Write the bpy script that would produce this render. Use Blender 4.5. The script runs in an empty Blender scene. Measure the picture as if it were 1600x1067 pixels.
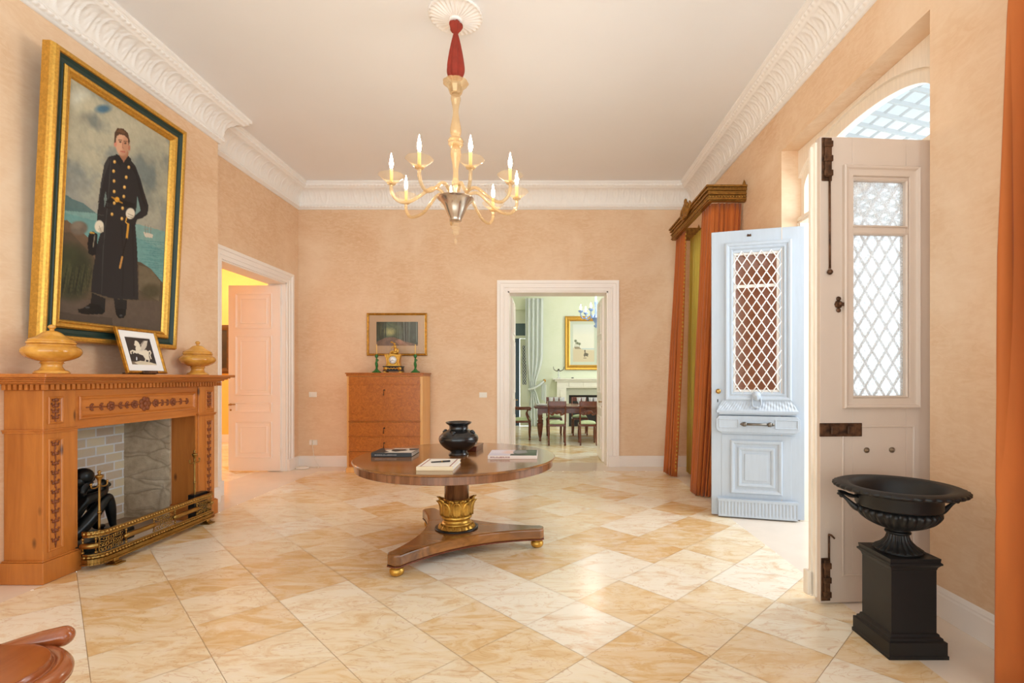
import bpy, bmesh, math, random
import numpy as np
from mathutils import Vector, Matrix
random.seed(7)
scene = bpy.context.scene
COL = scene.collection
PI = math.pi
TAU = 2 * PI

# ------------------------------------------------------------------ colour / materials
def lin(c):
    c = c / 255.0
    return c / 12.92 if c <= 0.04045 else ((c + 0.055) / 1.055) ** 2.4

def C(r, g, b):
    return (lin(r), lin(g), lin(b), 1.0)

def mul(c, k):
    return (min(1, c[0] * k), min(1, c[1] * k), min(1, c[2] * k), 1.0)

def new_mat(name):
    m = bpy.data.materials.new(name)
    m.use_nodes = True
    nt = m.node_tree
    return m, nt, nt.nodes['Principled BSDF']

def coords(nt, scale=(1, 1, 1), kind='Object', rot=(0, 0, 0)):
    tc = nt.nodes.new('ShaderNodeTexCoord')
    mp = nt.nodes.new('ShaderNodeMapping')
    mp.inputs['Scale'].default_value = scale
    mp.inputs['Rotation'].default_value = rot
    nt.links.new(tc.outputs[kind], mp.inputs['Vector'])
    return mp.outputs['Vector']

def noise(nt, vec, scale, detail=5, rough=.55, dist=0):
    n = nt.nodes.new('ShaderNodeTexNoise')
    n.inputs['Scale'].default_value = scale
    n.inputs['Detail'].default_value = detail
    n.inputs['Roughness'].default_value = rough
    n.inputs['Distortion'].default_value = dist
    nt.links.new(vec, n.inputs['Vector'])
    return n.outputs['Fac']

def ramp(nt, fac, stops):
    r = nt.nodes.new('ShaderNodeValToRGB')
    els = r.color_ramp.elements
    while len(els) < len(stops):
        els.new(.5)
    for e, (p, c) in zip(els, stops):
        e.position = p
        e.color = c
    nt.links.new(fac, r.inputs['Fac'])
    return r.outputs['Color']

def mixc(nt, fac, a, b, mode='MIX'):
    m = nt.nodes.new('ShaderNodeMix')
    m.data_type = 'RGBA'
    m.blend_type = mode
    for sock, v in ((m.inputs[0], fac), (m.inputs[6], a), (m.inputs[7], b)):
        if hasattr(v, 'is_linked'):
            nt.links.new(v, sock)
        else:
            sock.default_value = v
    return m.outputs[2]

def bump(nt, bsdf, height, strength, dist=.01):
    b = nt.nodes.new('ShaderNodeBump')
    b.inputs['Strength'].default_value = strength
    b.inputs['Distance'].default_value = dist
    nt.links.new(height, b.inputs['Height'])
    nt.links.new(b.outputs['Normal'], bsdf.inputs['Normal'])

def mk(name, col, rough=.5, metal=0, var=.0, vscale=3, col2=None, bmp=0, bscale=30, coat=0, stretch=(1, 1, 1), spec=.5, emit=None, estr=0):
    m, nt, b = new_mat(name)
    b.inputs['Roughness'].default_value = rough
    b.inputs['Metallic'].default_value = metal
    b.inputs['Coat Weight'].default_value = coat
    b.inputs['Specular IOR Level'].default_value = spec
    vec = coords(nt, stretch)
    f = noise(nt, vec, vscale)
    c2 = col2 if col2 else mul(col, 1 + var)
    col_out = ramp(nt, f, [(.3, mul(col, 1 - var)), (.7, c2)])
    nt.links.new(col_out, b.inputs['Base Color'])
    if bmp:
        bump(nt, b, noise(nt, vec, bscale), bmp)
    if emit:
        b.inputs['Emission Color'].default_value = emit
        b.inputs['Emission Strength'].default_value = estr
    return m

def wood(name, dark, light, axis=0, scale=2.2, rough=.35, stretch=10, coat=.15, burl=False, knots=False):
    m, nt, b = new_mat(name)
    b.inputs['Roughness'].default_value = rough
    b.inputs['Coat Weight'].default_value = coat
    b.inputs['Coat Roughness'].default_value = .15
    sc = [stretch * .8] * 3
    sc[axis] = .8
    if burl:
        sc = [5, 5, 5]
    vec = coords(nt, sc)
    f = noise(nt, vec, scale, 8, .6, 2.5 if burl else .8)
    mid = tuple((dark[i] + light[i]) / 2 for i in range(3)) + (1,)
    c = ramp(nt, f, [(.28, dark), (.5, mid), (.72, light)])
    f2 = noise(nt, coords(nt, (1, 1, 1)), 1.3, 3)
    c = mixc(nt, f2, c, mixc(nt, .35, c, light))
    if knots:
        v = nt.nodes.new('ShaderNodeTexVoronoi')
        v.inputs['Scale'].default_value = 1.0
        nt.links.new(coords(nt, (6, 6, 2.6)), v.inputs['Vector'])
        k = ramp(nt, v.outputs['Distance'], [(.05, (1, 1, 1, 1)), (.13, (0, 0, 0, 1))])
        c = mixc(nt, k, c, mul(dark, .35))
    nt.links.new(c, b.inputs['Base Color'])
    return m

def glassy(name, tint, body, mixf=.5, rough=.08, metal=0):
    """thin tinted glass: part see-through, part glossy body"""
    m, nt, b = new_mat(name)
    b.inputs['Base Color'].default_value = body
    b.inputs['Roughness'].default_value = rough
    b.inputs['Metallic'].default_value = metal
    t = nt.nodes.new('ShaderNodeBsdfTransparent')
    t.inputs['Color'].default_value = tint
    mx = nt.nodes.new('ShaderNodeMixShader')
    mx.inputs[0].default_value = mixf
    nt.links.new(t.outputs[0], mx.inputs[1])
    nt.links.new(b.outputs[0], mx.inputs[2])
    nt.links.new(mx.outputs[0], nt.nodes['Material Output'].inputs['Surface'])
    return m

def cloth(name, col, trans=.35, var=.12, tcol=None):
    m, nt, b = new_mat(name)
    f = noise(nt, coords(nt, (1, 1, .15)), 9, 4)
    c = ramp(nt, f, [(.3, mul(col, 1 - var)), (.7, mul(col, 1 + var))])
    nt.links.new(c, b.inputs['Base Color'])
    b.inputs['Roughness'].default_value = .75
    b.inputs['Sheen Weight'].default_value = .2
    t = nt.nodes.new('ShaderNodeBsdfTranslucent')
    t.inputs['Color'].default_value = tcol or col
    mx = nt.nodes.new('ShaderNodeMixShader')
    mx.inputs[0].default_value = trans
    nt.links.new(b.outputs[0], mx.inputs[1])
    nt.links.new(t.outputs[0], mx.inputs[2])
    nt.links.new(mx.outputs[0], nt.nodes['Material Output'].inputs['Surface'])
    return m

# ------------------------------------------------------------------ mesh builder
class M:
    def __init__(s):
        s.v, s.f, s.sm, s.mi = [], [], [], []

    def add(s, vs, fs, smooth=False, mi=0, xf=None):
        n = len(s.v)
        for p in vs:
            p = Vector(p)
            s.v.append(xf @ p if xf else p)
        for f in fs:
            s.f.append([n + i for i in f])
            s.sm.append(smooth)
            s.mi.append(mi)
        return s

    def box(s, a, b, mi=0, xf=None):
        x0, y0, z0 = a
        x1, y1, z1 = b
        vs = [(x0, y0, z0), (x1, y0, z0), (x1, y1, z0), (x0, y1, z0), (x0, y0, z1), (x1, y0, z1), (x1, y1, z1), (x0, y1, z1)]
        return s.add(vs, [(0, 3, 2, 1), (4, 5, 6, 7), (0, 1, 5, 4), (1, 2, 6, 5), (2, 3, 7, 6), (3, 0, 4, 7)], mi=mi, xf=xf)

    def prism(s, poly, axis, a, b, mi=0, xf=None, smooth=False):
        """poly: 2D points in the two other axes (cyclic order kept x,y,z); extruded from a to b along axis"""
        def P(p, t):
            q = list(p)
            q.insert(axis, t)
            return q
        n = len(poly)
        vs = [P(p, a) for p in poly] + [P(p, b) for p in poly]
        s.add(vs, [[i, (i + 1) % n, n + (i + 1) % n, n + i] for i in range(n)], mi=mi, xf=xf, smooth=smooth)
        s.add(vs[:n], [list(range(n))], mi=mi, xf=xf)
        return s.add(vs[n:], [list(range(n))], mi=mi, xf=xf)

    def lathe(s, prof, n=32, c=(0, 0, 0), flute=None, mi=0, xf=None, smooth=True, cap=True):
        """prof: [(r,z)]; flute(theta, i, r)->r"""
        vs = []
        for i, (r, z) in enumerate(prof):
            for k in range(n):
                t = TAU * k / n
                rr = flute(t, i, r) if flute else r
                vs.append((c[0] + rr * math.cos(t), c[1] + rr * math.sin(t), c[2] + z))
        fs = []
        for i in range(len(prof) - 1):
            for k in range(n):
                k2 = (k + 1) % n
                fs.append((i * n + k, i * n + k2, (i + 1) * n + k2, (i + 1) * n + k))
        s.add(vs, fs, smooth, mi, xf)
        if cap:
            for i in (0, len(prof) - 1):
                if prof[i][0] > 1e-4:
                    s.add(vs[i * n:(i + 1) * n], [list(range(n))], mi=mi, xf=xf)
        return s

    def tube(s, pts, r, n=8, mi=0, xf=None, closed=False, smooth=True):
        pts = [Vector(p) for p in pts]
        N = len(pts)
        rs = r if isinstance(r, (list, tuple)) else [r] * N
        vs = []
        up = None
        for i, p in enumerate(pts):
            if closed:
                d = pts[(i + 1) % N] - pts[i - 1]
            else:
                d = pts[min(i + 1, N - 1)] - pts[max(i - 1, 0)]
            d.normalize()
            if up is None:
                up = Vector((0, 0, 1)) if abs(d.z) < .9 else Vector((1, 0, 0))
            a = d.cross(up)
            if a.length < 1e-5:
                a = d.orthogonal()
            a.normalize()
            up = a.cross(d).normalized()
            for k in range(n):
                t = TAU * k / n
                vs.append(p + (a * math.cos(t) + up * math.sin(t)) * rs[i])
        fs = []
        for i in range(N if closed else N - 1):
            j = (i + 1) % N
            for k in range(n):
                k2 = (k + 1) % n
                fs.append((i * n + k, i * n + k2, j * n + k2, j * n + k))
        if not closed:
            fs.append(list(range(n)))
            fs.append(list(range((N - 1) * n, N * n)))
        return s.add(vs, fs, smooth, mi, xf)

    def ball(s, c, r, n=12, m=8, mi=0, xf=None):
        if not isinstance(r, (tuple, list)):
            r = (r, r, r)
        prof = [(math.sin(PI * i / m), -math.cos(PI * i / m)) for i in range(m + 1)]
        vs, fs = [], []
        for (a, z) in prof:
            for k in range(n):
                t = TAU * k / n
                vs.append((c[0] + r[0] * a * math.cos(t), c[1] + r[1] * a * math.sin(t), c[2] + r[2] * z))
        for i in range(m):
            for k in range(n):
                k2 = (k + 1) % n
                fs.append((i * n + k, i * n + k2, (i + 1) * n + k2, (i + 1) * n + k))
        return s.add(vs, fs, True, mi, xf)

    def frame(s, x0, z0, x1, z1, prof, y=0, mi=0, xf=None):
        """mitred frame in the xz plane facing -y; prof: closed loop [(inset, height)]"""
        n = len(prof)
        vs = []
        for (cx, cz, sx, sz) in ((x0, z0, 1, 1), (x1, z0, -1, 1), (x1, z1, -1, -1), (x0, z1, 1, -1)):
            for (d, h) in prof:
                vs.append((cx + sx * d, y - h, cz + sz * d))
        fs = []
        for k in range(4):
            k2 = (k + 1) % 4
            for i in range(n):
                j = (i + 1) % n
                fs.append((k * n + i, k2 * n + i, k2 * n + j, k * n + j))
        return s.add(vs, fs, False, mi, xf)

    def grid(s, fn, nu, nv, smooth=True, mi=0, xf=None, closed_u=False):
        vs = [fn(i / nu, j / nv) for i in range(nu + 1) for j in range(nv + 1)]
        fs = [(i * (nv + 1) + j, (i + 1) * (nv + 1) + j, (i + 1) * (nv + 1) + j + 1, i * (nv + 1) + j + 1) for i in range(nu) for j in range(nv)]
        return s.add(vs, fs, smooth, mi, xf)

    def build(s, name, mat, parent=None, world=False, bevel=0, subsurf=0, solid=0, seg=2):
        me = bpy.data.meshes.new(name)
        vs = s.v
        if parent is not None and world:
            inv = parent.matrix_basis.inverted() if parent.parent is None else (parent.parent.matrix_basis @ parent.matrix_basis).inverted()
            vs = [inv @ p for p in vs]
        me.from_pydata([tuple(p) for p in vs], [], s.f)
        mats = mat if isinstance(mat, (list, tuple)) else [mat]
        for m in mats:
            me.materials.append(m)
        me.polygons.foreach_set('use_smooth', s.sm)
        me.polygons.foreach_set('material_index', s.mi)
        bm = bmesh.new()
        bm.from_mesh(me)
        bmesh.ops.remove_doubles(bm, verts=bm.verts, dist=1e-5)
        bmesh.ops.recalc_face_normals(bm, faces=bm.faces)
        bm.to_mesh(me)
        bm.free()
        o = bpy.data.objects.new(name, me)
        COL.objects.link(o)
        if parent is not None:
            o.parent = parent
        if solid:
            md = o.modifiers.new('solid', 'SOLIDIFY')
            md.thickness = solid
            md.offset = 0
        if bevel:
            md = o.modifiers.new('bevel', 'BEVEL')
            md.width = bevel
            md.segments = seg
            md.limit_method = 'ANGLE'
            md.angle_limit = math.radians(40)
        if subsurf:
            md = o.modifiers.new('sub', 'SUBSURF')
            md.levels = md.render_levels = subsurf
        return o

def empty(name, loc, rz=0):
    o = bpy.data.objects.new(name, None)
    o.empty_display_size = .05
    COL.objects.link(o)
    o.location = loc
    o.rotation_euler = (0, 0, rz)
    o.matrix_basis = Matrix.Translation(loc) @ Matrix.Rotation(rz, 4, 'Z')
    return o

def tag(o, label, cat, group=None, kind=None):
    o['label'] = label
    o['category'] = cat
    if group:
        o['group'] = group
    if kind:
        o['kind'] = kind
    return o

def thing(name, loc, label, cat, group=None, rz=0, kind=None):
    return tag(empty(name, loc, rz), label, cat, group, kind)

def struct(o, label, cat):
    return tag(o, label, cat, kind='structure')

def copy_tree(o, parent=None):
    c = o.copy()
    COL.objects.link(c)
    if parent is not None:
        c.parent = parent
    for ch in list(o.children):
        copy_tree(ch, c)
    return c

def place(o, loc, rz=0):
    o.location = loc
    o.rotation_euler = (0, 0, rz)

def XF(loc, rz=0, rx=0, ry=0):
    return Matrix.Translation(loc) @ Matrix.Rotation(rz, 4, 'Z') @ Matrix.Rotation(rx, 4, 'X') @ Matrix.Rotation(ry, 4, 'Y')

def smooth_path(pts, n=8):
    """Catmull-Rom"""
    P = [Vector(p) for p in pts]
    out = []
    for i in range(len(P) - 1):
        p0, p1, p2, p3 = P[max(i - 1, 0)], P[i], P[i + 1], P[min(i + 2, len(P) - 1)]
        for k in range(n):
            t = k / n
            out.append(.5 * ((2 * p1) + (p2 - p0) * t + (2 * p0 - 5 * p1 + 4 * p2 - p3) * t * t + (3 * p1 - p0 - 3 * p2 + p3) * t ** 3))
    out.append(P[-1])
    return out

def smooth_prof(pts, n=5):
    return [(max(p.x, 0), p.z) for p in smooth_path([(r, 0, z) for r, z in pts], n)]

# ------------------------------------------------------------------ small painter for the pictures in the frames
class Pic:
    def __init__(s, w, h, base):
        s.w, s.h = w, h
        s.X, s.Y = np.meshgrid(np.linspace(0, 1, w), np.linspace(0, 1, h))   # y down
        s.a = np.zeros((h, w, 3)) + np.array(base, float)
        s.map = None
        s.rng = np.random.default_rng(3)

    def quad(s, tl, tr, br, bl):
        """features are given in the coordinates of this quadrilateral"""
        src = [(0, 0), (1, 0), (1, 1), (0, 1)]
        A, B = [], []
        for (u, v), (x, y) in zip(src, (tl, tr, br, bl)):
            A.append([u, v, 1, 0, 0, 0, -u * x, -v * x]); B.append(x)
            A.append([0, 0, 0, u, v, 1, -u * y, -v * y]); B.append(y)
        h = np.linalg.solve(np.array(A, float), np.array(B, float))
        d = h[6] * s.X + h[7] * s.Y + 1
        X = (h[0] * s.X + h[1] * s.Y + h[2]) / d
        Y = (h[3] * s.X + h[4] * s.Y + h[5]) / d
        s.X, s.Y = X, Y
        return s

    def fbm(s, scale, oct=5, seed=0, sx=1, sy=1):
        rng = np.random.default_rng(seed)
        u, v = np.meshgrid(np.linspace(0, 1, s.w), np.linspace(0, s.h / s.w, s.h))
        out = np.zeros((s.h, s.w)); amp = 1; tot = 0
        for o in range(oct):
            f = scale * 2 ** o
            gx, gy = u * f * sx, v * f * sy
            g = rng.random((int(gy.max()) + 3, int(gx.max()) + 3))
            ix, iy = gx.astype(int), gy.astype(int)
            fx, fy = gx - ix, gy - iy
            fx = fx * fx * (3 - 2 * fx); fy = fy * fy * (3 - 2 * fy)
            n = (g[iy, ix] * (1 - fx) + g[iy, ix + 1] * fx) * (1 - fy) + (g[iy + 1, ix] * (1 - fx) + g[iy + 1, ix + 1] * fx) * fy
            out += n * amp; tot += amp; amp *= .55
        return out / tot

    def lay(s, mask, col):
        mask = np.clip(mask, 0, 1)[..., None]
        s.a = s.a * (1 - mask) + np.array(col, float) * mask

    def poly(s, pts, col, alpha=1, tex=None):
        m = np.zeros((s.h, s.w), bool)
        n = len(pts)
        for i in range(n):
            x0, y0 = pts[i]; x1, y1 = pts[(i + 1) % n]
            if y0 == y1:
                continue
            c = ((y0 > s.Y) != (y1 > s.Y)) & (s.X < (x1 - x0) * (s.Y - y0) / (y1 - y0) + x0)
            m ^= c
        m = m.astype(float)
        if tex is not None:
            m = m * tex
        s.lay(m * alpha, col)
        return m

    def ell(s, cx, cy, rx, ry, col, alpha=1, soft=.25):
        d = np.sqrt(((s.X - cx) / rx) ** 2 + ((s.Y - cy) / ry) ** 2)
        m = np.clip((1 - d) / soft + .5, 0, 1)
        s.lay(m * alpha, col)
        return m

    def line(s, pts, w, col, alpha=1):
        for (x0, y0), (x1, y1) in zip(pts[:-1], pts[1:]):
            dx, dy = x1 - x0, y1 - y0
            t = np.clip(((s.X - x0) * dx + (s.Y - y0) * dy) / (dx * dx + dy * dy + 1e-9), 0, 1)
            d = np.hypot(s.X - x0 - t * dx, s.Y - y0 - t * dy)
            s.lay(np.clip((w - d) / (.4 * w) + .5, 0, 1) * alpha, col)

    def build(s, name, x0, z0, x1, z1, mat, parent, y=0):
        w, h = s.w, s.h
        xs = np.linspace(x0, x1, w); zs = np.linspace(z1, z0, h)
        vs = [(float(x), y, float(z)) for z in zs for x in xs]
        fs = [(j * w + i, (j + 1) * w + i, (j + 1) * w + i + 1, j * w + i + 1) for j in range(h - 1) for i in range(w - 1)]
        me = bpy.data.meshes.new(name)
        me.from_pydata(vs, [], fs)
        ca = me.color_attributes.new('paint', 'FLOAT_COLOR', 'POINT')
        a = np.clip(s.a, 0, 255) / 255
        l = np.where(a <= .04045, a / 12.92, ((a + .055) / 1.055) ** 2.4)
        rgba = np.ones((h * w, 4), np.float32)
        rgba[:, :3] = l.reshape(-1, 3)
        ca.data.foreach_set('color', rgba.ravel())
        me.materials.append(mat)
        o = bpy.data.objects.new(name, me)
        COL.objects.link(o)
        o.parent = parent
        return o

def paint_mat(name, rough=.45, bmp=.0, spec=.3):
    m, nt, b = new_mat(name)
    at = nt.nodes.new('ShaderNodeAttribute')
    at.attribute_name = 'paint'
    nt.links.new(at.outputs['Color'], b.inputs['Base Color'])
    b.inputs['Roughness'].default_value = rough
    b.inputs['Specular IOR Level'].default_value = spec
    if bmp:
        bump(nt, b, noise(nt, coords(nt), 220, 2), bmp, .002)
    return m
# ------------------------------------------------------------------ materials
def plaster(name, a, b, c):
    m, nt, bs = new_mat(name)
    v = coords(nt, (1, 1, 1))
    f = noise(nt, v, .9, 6, .6, .6)
    col = ramp(nt, f, [(.3, a), (.5, b), (.7, c)])
    f2 = noise(nt, coords(nt, (2.2, 2.2, 6), rot=(.5, .4, 0)), 3.5, 6, .65, 1.5)
    col = mixc(nt, ramp(nt, f2, [(.42, (0, 0, 0, 1)), (.62, (.45, .45, .45, 1))]), col, c)
    nt.links.new(col, bs.inputs['Base Color'])
    bs.inputs['Roughness'].default_value = .55
    bs.inputs['Specular IOR Level'].default_value = .25
    bump(nt, bs, f2, .06, .01)
    return m

WALL = plaster('peach plaster', C(217, 177, 139), C(226, 192, 157), C(237, 210, 181))
GREENWALL = plaster('pale green plaster', C(222, 230, 204), C(228, 235, 212), C(232, 238, 218))
YELLOWWALL = mk('yellow hall plaster', C(250, 198, 100), .6, var=.05)
CEIL = mk('ceiling paint', C(236, 236, 238), .8, var=.015, vscale=1)
STUCCO = mk('white stucco', C(242, 238, 234), .6, var=.015)
WHITE = mk('white gloss paint', C(243, 236, 230), .35, var=.015)
DOORCREAM = mk('cream door paint', C(205, 187, 172), .4, var=.025, vscale=4)
DOORWHITE = mk('old white door paint', C(238, 226, 210), .45, var=.05, vscale=9, stretch=(6, 6, .7))
COOLDOOR = mk('daylit white door paint', C(182, 192, 204), .4, var=.03, vscale=8, stretch=(5, 5, .6))  # white door; the cool cast of daylight is put into the colour
LATTICE = mk('white lattice paint', C(246, 246, 244), .4)
BORDER = mk('white border marble', C(240, 226, 210), .16, var=.03, vscale=5)
IRON = mk('black cast iron', C(15, 14, 14), .5, var=.15, vscale=40, bmp=.05, bscale=300)
RUST = mk('rusty iron', C(70, 48, 34), .5, .6, var=.4, vscale=25, col2=C(120, 84, 58), bmp=.2, bscale=60)
BRASS = mk('aged brass', C(164, 130, 72), .28, 1, var=.2, vscale=14)
GOLD = mk('gilded wood', C(208, 160, 72), .34, .75, var=.18, vscale=60, bmp=.1, bscale=120)
GILT = mk('dark gilt', C(190, 140, 58), .35, .85, var=.35, vscale=30)
OLDGILT = mk('old gilt pelmet', C(150, 106, 44), .45, .6, var=.35, vscale=30, bmp=.25, bscale=60)
DKGREEN = mk('dark green band', C(24, 52, 46), .4, var=.1)
PINE = wood('honey pine', C(160, 88, 30), C(202, 126, 54), axis=2, scale=1.6, rough=.33, knots=True)
PINEH = wood('honey pine across', C(160, 86, 28), C(204, 126, 54), axis=1, scale=1.6, rough=.33)
SHADEDPINE = mk('shaded carved pine', C(126, 66, 32), .5, var=.2, vscale=50)  # same pine as the mantelpiece, with the carving's shadow put into the colour
ROSEWOOD = wood('rosewood', C(56, 30, 14), C(168, 110, 56), axis=0, scale=1.8, rough=.13, stretch=7, coat=.5)
ROSEWOODV = wood('rosewood upright', C(50, 26, 16), C(158, 104, 68), axis=2, scale=2.2, rough=.2, stretch=12, coat=.4)
BURL = wood('burl walnut', C(136, 70, 20), C(196, 116, 46), scale=3, rough=.28, burl=True)
BURLEDGE = wood('light veneer', C(214, 150, 80), C(238, 188, 118), axis=2, scale=2, rough=.3)
MAHOG = wood('mahogany', C(72, 30, 18), C(122, 58, 32), axis=2, scale=2, rough=.25)
CHAIRWOOD = wood('polished brown wood', C(122, 58, 26), C(170, 92, 46), axis=1, scale=1.5, rough=.18, stretch=5, coat=.6)
YMARBLE = mk('yellow marble', C(204, 134, 36), .14, var=.2, vscale=9, col2=C(236, 178, 84), coat=.4)
BLACKGLAZE = mk('black glazed clay', C(22, 20, 20), .25, var=.2, vscale=20, coat=.3, bmp=.1, bscale=50)
BRONZE = mk('black bronze', C(22, 26, 28), .3, .5, var=.3, vscale=10)
ORANGE = cloth('orange curtain', C(204, 112, 44), .28)
OLIVE = cloth('olive curtain', C(212, 184, 84), .65)
SHEER = cloth('grey green curtain', C(226, 233, 230), .2, .04)
REDVELVET = mk('red velvet', C(146, 46, 28), .8, var=.2, vscale=12)
AMBER = glassy('amber glass', (.99, .93, .80, 1), C(218, 188, 146), .42, .07, .3)
CLEARAMBER = glassy('clear glass', (.99, .97, .93, 1), C(240, 216, 180), .16, .05)
SILVERGLASS = mk('silvered glass', C(200, 184, 168), .18, .8, var=.1)
BLUEGLASS = glassy('blue glass', (.85, .92, 1, 1), C(150, 176, 220), .6, .08)
CRYSTAL = glassy('cut crystal', (.95, .96, .97, 1), C(244, 246, 250), .6, .1, 0)
GREENGLASS = glassy('green glass', (.3, .62, .34, 1), C(60, 132, 70), .6, .1)
CANDLE = mk('wax candle', C(240, 196, 110), .5)
TUBE = mk('candle sleeve', C(248, 214, 140), .5, emit=C(255, 190, 90), estr=.35)
def emission(name, col, strength):
    m, nt, b = new_mat(name)
    e = nt.nodes.new('ShaderNodeEmission')
    e.inputs['Color'].default_value = col
    e.inputs['Strength'].default_value = strength
    nt.links.new(e.outputs[0], nt.nodes['Material Output'].inputs['Surface'])
    return m
BULB = emission('lit bulb', C(255, 236, 204), 190)
BULBCOOL = emission('lit dining bulb', C(255, 240, 220), 60)
BLACK = mk('black enamel', C(20, 18, 18), .35)
WHITEPAPER = mk('white paper', C(244, 242, 238), .6)
PEACHMAT = mk('peach reflection mount', C(222, 180, 140), .8)  # the peach reflection of the room is put into the mount colour
WHITEMAT = mk('white mount', C(240, 238, 236), .8)
PLASTIC = mk('white plastic', C(238, 234, 226), .4)
PAINT = paint_mat('oil paint', .4, .12)
PRINT = paint_mat('print', .5)
CUSHION = mk('striped green cushion', C(198, 214, 170), .9, var=.06, vscale=40, stretch=(1, .05, .05))
PORCELAIN = mk('white porcelain', C(245, 245, 245), .2)
GREYMARBLE = mk('white veined marble', C(228, 226, 214), .3, var=.04, vscale=4)
SOOT = mk('sooty firebox', C(40, 36, 34), .8)
HEARTH = mk('hearth boards', C(150, 128, 108), .7, var=.1)

def clear_pane(name, tint=(.96, .98, 1, 1), tex=.0, trans=.35, body=(.9, .95, 1, 1)):
    m, nt, b = new_mat(name)
    t = nt.nodes.new('ShaderNodeBsdfTransparent'); t.inputs['Color'].default_value = tint
    l = nt.nodes.new('ShaderNodeBsdfTranslucent'); l.inputs['Color'].default_value = body
    g = nt.nodes.new('ShaderNodeBsdfGlossy'); g.inputs['Roughness'].default_value = .12
    m1 = nt.nodes.new('ShaderNodeMixShader'); m2 = nt.nodes.new('ShaderNodeMixShader')
    if tex:
        f = noise(nt, coords(nt), 95, 3, .7)
        r = ramp(nt, f, [(.36, (max(0, trans - tex),) * 3 + (1,)), (.64, (min(1, trans + tex),) * 3 + (1,))])
        nt.links.new(r, m1.inputs[0])
    else:
        m1.inputs[0].default_value = trans
    m2.inputs[0].default_value = .06
    nt.links.new(t.outputs[0], m1.inputs[1]); nt.links.new(l.outputs[0], m1.inputs[2])
    nt.links.new(m1.outputs[0], m2.inputs[1]); nt.links.new(g.outputs[0], m2.inputs[2])
    nt.links.new(m2.outputs[0], nt.nodes['Material Output'].inputs['Surface'])
    return m
PANE = clear_pane('clear pane', trans=.06)
FROST = clear_pane('textured pane', trans=.5, tex=.28)
FROSTDARK = clear_pane('textured pane seen from outside', tint=(.95, .88, .82, 1), trans=.8, tex=.1, body=C(222, 186, 160))  # brown of the shaded wall behind is put into tint and body
DARKPANE = mk('dark textured pane', C(84, 104, 110), .35, var=.25, vscale=60)

def tile_floor_mat():
    m, nt, b = new_mat('golden marble tiles')
    at = nt.nodes.new('ShaderNodeAttribute'); at.attribute_name = 'tile'
    sep = nt.nodes.new('ShaderNodeSeparateColor')
    nt.links.new(at.outputs['Color'], sep.inputs['Color'])
    tc = nt.nodes.new('ShaderNodeTexCoord')
    off = nt.nodes.new('ShaderNodeVectorMath'); off.operation = 'SCALE'; off.inputs['Scale'].default_value = 37.0
    nt.links.new(at.outputs['Color'], off.inputs[0])
    add = nt.nodes.new('ShaderNodeVectorMath'); add.operation = 'ADD'
    nt.links.new(tc.outputs['Object'], add.inputs[0]); nt.links.new(off.outputs[0], add.inputs[1])
    rot = nt.nodes.new('ShaderNodeMapping'); rot.inputs['Rotation'].default_value = (0, 0, .45); rot.inputs['Scale'].default_value = (1, 2.6, 1)
    nt.links.new(add.outputs[0], rot.inputs['Vector'])
    v = rot.outputs['Vector']
    base = ramp(nt, sep.outputs[0], [(0, C(252, 246, 230)), (.35, C(248, 236, 208)), (.7, C(240, 216, 172)), (1, C(230, 192, 134))])
    f = noise(nt, v, 3.0, 9, .66, 1.2)
    lt = mixc(nt, ramp(nt, f, [(.44, (0, 0, 0, 1)), (.70, (.7, .7, .7, 1))]), base, C(252, 242, 226))
    dk = mixc(nt, ramp(nt, f, [(.26, (.8, .8, .8, 1)), (.50, (0, 0, 0, 1))]), lt, C(222, 174, 116))
    f3 = noise(nt, v, 2.3, 4, .5, 2.2)
    vein = ramp(nt, f3, [(.485, (0, 0, 0, 1)), (.5, (.4, .4, .4, 1)), (.515, (0, 0, 0, 1))])
    dk = mixc(nt, vein, dk, C(206, 150, 92))
    nt.links.new(dk, b.inputs['Base Color'])
    b.inputs['Roughness'].default_value = .13
    r = ramp(nt, f, [(.3, (.18,) * 3 + (1,)), (.7, (.26,) * 3 + (1,))])
    nt.links.new(r, b.inputs['Roughness'])
    b.inputs['Specular IOR Level'].default_value = .45
    return m
TILES = tile_floor_mat()

def brick_mat():
    m, nt, b = new_mat('pale painted brick')
    tc = nt.nodes.new('ShaderNodeTexCoord')
    mp = nt.nodes.new('ShaderNodeMapping'); mp.inputs['Rotation'].default_value = (0, 0, 0)
    sx = nt.nodes.new('ShaderNodeSeparateXYZ'); cx = nt.nodes.new('ShaderNodeCombineXYZ')
    nt.links.new(tc.outputs['Object'], sx.inputs[0])
    nt.links.new(sx.outputs['Y'], cx.inputs['X']); nt.links.new(sx.outputs['Z'], cx.inputs['Y'])
    br = nt.nodes.new('ShaderNodeTexBrick')
    br.inputs['Color1'].default_value = C(228, 214, 182)
    br.inputs['Color2'].default_value = C(190, 164, 148)
    br.inputs['Mortar'].default_value = C(236, 239, 243)
    br.inputs['Scale'].default_value = 1
    br.inputs['Brick Width'].default_value = .19
    br.inputs['Row Height'].default_value = .084
    br.inputs['Mortar Size'].default_value = .011
    br.inputs['Mortar Smooth'].default_value = .8
    br.inputs['Bias'].default_value = -.1
    nt.links.new(cx.outputs[0], br.inputs['Vector'])
    f = noise(nt, cx.outputs[0], 14, 6, .65)
    col = mixc(nt, ramp(nt, f, [(.45, (0, 0, 0, 1)), (.75, (.5, .5, .5, 1))]), br.outputs['Color'], C(212, 208, 204))
    nt.links.new(col, b.inputs['Base Color'])
    b.inputs['Roughness'].default_value = .85
    bump(nt, b, br.outputs['Fac'], -.5, .01)
    return m

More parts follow.
